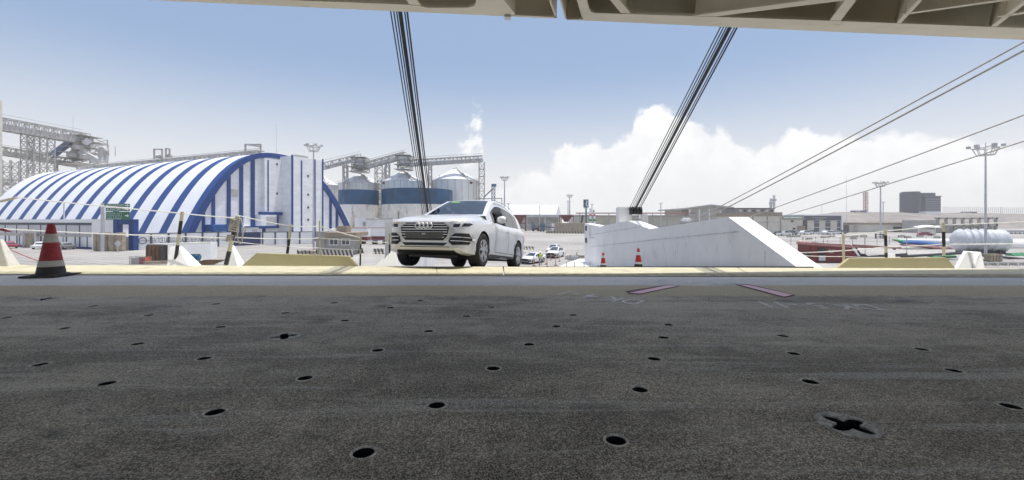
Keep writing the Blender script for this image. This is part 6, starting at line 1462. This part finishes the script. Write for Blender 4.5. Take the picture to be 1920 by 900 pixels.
for px in (1512, 1616): MB().lathe([(.2, -.35), (.62, -.33), (.65, 0), (.62, .3), (.2, .3)], GX(px, Yc+.5)+Vector((0, 0, .65)), 20, 'Y').build('wheel', M_tyre, t)
mb = MB()
a, b = P(1600, 460, Yc+1.5), P(1688, 465, Yc+3); mb.beam(a, b, .35, .3); mb.build('boom', M_redl, t); MB().beam(P(1600, 463.5, Yc+1.2), P(1680, 464.5, Yc+3), .2, .15).build('boom_stay', M_red, t); MB().lathe([(0, -.12), (.2, -.1), (.2, .1), (0, .12)], P(1677, 466, Yc+2.8), 10, 'Y').build('hook_block', M_trim, t)
for py, Y1 in ((481.5, 61), (479, 61.5)): MB().beam(P(1616, py+3, Y1), P(1700, py-3, Y1+2), .22).build('outrigger_pipe', M_dark, t)
for px in (1522, 1606): MB().slab(P(px-2, 0, Yc).x, P(px+2, 0, Yc).x, Yc+.4, Yc+2.4, GZ+1.5, ZZ(487, Yc)).build('pedestal', M_dark, t)
# long white blade with tarps, wrapped tank
t = thing('turbine_blade', 'very long white tapering blade lying on supports behind the tank', 'blade', GX(1810, 92)); mb = MB(); n = 16; rows = []
for i in range(n+1):
    u = i/n; px = lerp(1683, 2080, u); c = P(px, lerp(449.5, 461, min(1, u*1.6)), 92); hh = lerp(.22, 1.55, min(1, u*1.5)); ww = lerp(.3, 1.3, min(1, u*1.5)); rows.append([c+Vector((0, ww*math.cos(2*math.pi*j/16), hh*math.sin(2*math.pi*j/16))) for j in range(16)])
for i in range(n):
    for j in range(16): mb.quad(rows[i][j], rows[i][(j+1) % 16], rows[i+1][(j+1) % 16], rows[i+1][j])
mb.quad(*rows[0]); mb.quad(*rows[-1]); mb.build('blade_shell', M_white, t, smooth=50, clean=True)
for px in (1742, 1900): pbox('support', px-2, px+2, 466, None, 91.5, 1.2, M_greentarp, t)
def tarp(label, pts, Y, m, name):
    mb = MB(); random.seed(len(label)); n = len(pts); top = []; 
    rows = []
    for px, py0, py1 in pts:
        a, b = P(px, py0, Y), P(px, py1, Y); row = []
        for j in range(7): u = j/6; p = a.lerp(b, u); p.y -= .5*math.sin(math.pi*u)+random.uniform(0, .15); p.z += random.uniform(-.04, .04); row.append(p)
        for j in range(5): u = j/4; p = b.lerp(a, u); p.y += .7*math.sin(math.pi*u); row.append(p) if 0 < j < 4 else None
        rows.append(row)
    k = len(rows[0])
    for i in range(n-1):
        for j in range(k): mb.quad(rows[i][j], rows[i][(j+1) % k], rows[i+1][(j+1) % k], rows[i+1][j])
    mb.quad(*rows[0]); mb.quad(*rows[-1])
    tag(mb.build(name, m, loc=P(*pts[0][:2], Y), smooth=50, clean=True), label, 'tarp')
tarp('green tarp tip at the left end of the white blade', [(1676, 448.5, 451), (1686, 448.5, 455), (1696, 449.5, 457)], 90.6, M_greentarp, 'green_tarp')
tarp('blue tarp draped along the tip of the white blade', [(1690, 452, 457.5), (1705, 450.5, 458.5), (1720, 451.5, 460), (1740, 454, 461), (1757, 455.5, 462), (1769, 456.5, 460)], 90.2, M_bluetarp, 'blue_tarp')
tarp('dark red bundle under the blue tarp', [(1691, 457.5, 461), (1708, 458, 463), (1730, 460, 465), (1757, 462, 469), (1785, 462, 471), (1815, 464, 472)], 88.5, mat('dull_red_bundle', (.25, .13, .13), .8, var=.4, scale=1.5), 'red_bundle')
tarp('green tarp heap at the right edge beneath the blade', [(1893, 474, 483), (1910, 473, 485), (1940, 473, 486), (2000, 474, 486)], 72, M_greentarp, 'green_tarp')
tarp('green cover strip behind the right end of the ochre coaming', [(1745, 479.5, 483), (1765, 477, 484), (1788, 478.5, 484)], 66, M_greentarp, 'green_cover')
t = thing('wrapped_tank', 'huge horizontal tank wrapped in white plastic with ring ribs', 'tank', GX(1838, 78)); c0, c1 = P(1798, 451, 79), P(1878, 452, 77); ax = (c1-c0); L_ = ax.length; d = ax.normalized(); x = Vector((-d.y, d.x, 0)); z = Vector((0, 0, 1)); prof = []
Rr = 2.05; prof += [(-.95, .3), (-.88, 1.0), (-.65, 1.55), (-.25, 1.95)]
s_ = 0.0
while s_ < L_*.6: prof += [(s_, Rr), (s_+.16, Rr+.16), (s_+.36, Rr-.1), (s_+.95, Rr-.12)]; s_ += 1.05
while s_ < L_: prof += [(s_, Rr), (s_+.15, Rr+.05), (s_+.8, Rr-.02)]; s_ += 1.1
prof += [(L_+.3, 1.95), (L_+.65, 1.6), (L_+.88, 1.05), (L_+.95, .3)]
mb = MB(); n = 36; rows = [[c0+d*s+x*(r*math.cos(2*math.pi*j/n))+z*(r*math.sin(2*math.pi*j/n)) for j in range(n)] for s, r in prof]
for i in range(len(rows)-1):
    for j in range(n): mb.quad(rows[i][j], rows[i][(j+1) % n], rows[i+1][(j+1) % n], rows[i+1][j])
mb.quad(*rows[0]); mb.quad(*rows[-1]); mb.build('tank_shell', M_wrap, t, smooth=40, clean=True)
for u in (.2, .8): p = c0.lerp(c1, u); MB().box((p.x, p.y, (GZ+p.z-1.6)/2), (1.0, 3.2, p.z-1.6-GZ)).build('cradle', M_dark, t)
MB().beam(P(1795, 474, 77), P(1890, 476, 75.5), 1.2, .3).build('bed_beam', M_dark, t)
# lattice boom sections and timbers by the A bracket
t = thing('lattice_boom', 'dark lattice boom section lying at the lower right edge', 'boom section', GX(1880, 58)); MB().truss(P(1838, 503, 57), P(1990, 503, 57), .9, .75, 16, .09).build('lattice', M_galvd, t)
for px in (1846, 1900, 1960): MB().beam(GX(px, 57), P(px, 503, 57), .2).build('trestle', M_galvd, t)
t = thing('timber_stack', 'stack of short yellowish timbers right of the A bracket', 'timber stack', GX(1864, 62))
for i in range(4):
    for j in range(3): MB().box(P(1853+i*6, 487-j*4.6+(i % 2), 62), (.36, .9, .3)).build('timber', M_tan if (i+j) % 2 else M_yellowe, t)
pbox('trestle', 1851, 1876, 489.5, None, 61.8, 1, M_dark, t)
for i, (a, b, lab) in enumerate((((1690, 481), (1830, 473), 'long dark pipe lying slanted behind the right coaming'), ((1840, 479), (1960, 489), 'dark pipe sloping down at the right edge'))):
    p, q = P(*a, 64+i), P(*b, 66+i); t = thing('long_pipe', lab, 'pipe', Vector((p.x, p.y, GZ)), 'dark pipes lying on trestles'); MB().tube([p, q], .2, 10).build('pipe', M_dark, t)
    for u in (.15, .85): c = p.lerp(q, u); MB().beam((c.x, c.y, GZ), (c.x, c.y, c.z-.18), .25).build('trestle', M_galvd, t)

# ------------------------------------------------------------------ air
mb = MB(); mb.slab(-1200, 1200, -60, 900, GZ-9, 60)
hz_ = mb.build('haze', [], loc=(0, 0, 0)); m = bpy.data.materials.new('haze'); m.use_nodes = True; nt = m.node_tree
for n_ in list(nt.nodes): nt.nodes.remove(n_)
pv = nt.nodes.new('ShaderNodeVolumePrincipled'); pv.inputs['Color'].default_value = (1, .985, .96, 1); pv.inputs['Density'].default_value = .0005; pv.inputs['Anisotropy'].default_value = .2
om = nt.nodes.new('ShaderNodeOutputMaterial'); nt.links.new(pv.outputs[0], om.inputs['Volume']); hz_.data.materials.append(m); tag(hz_, kind='stuff')
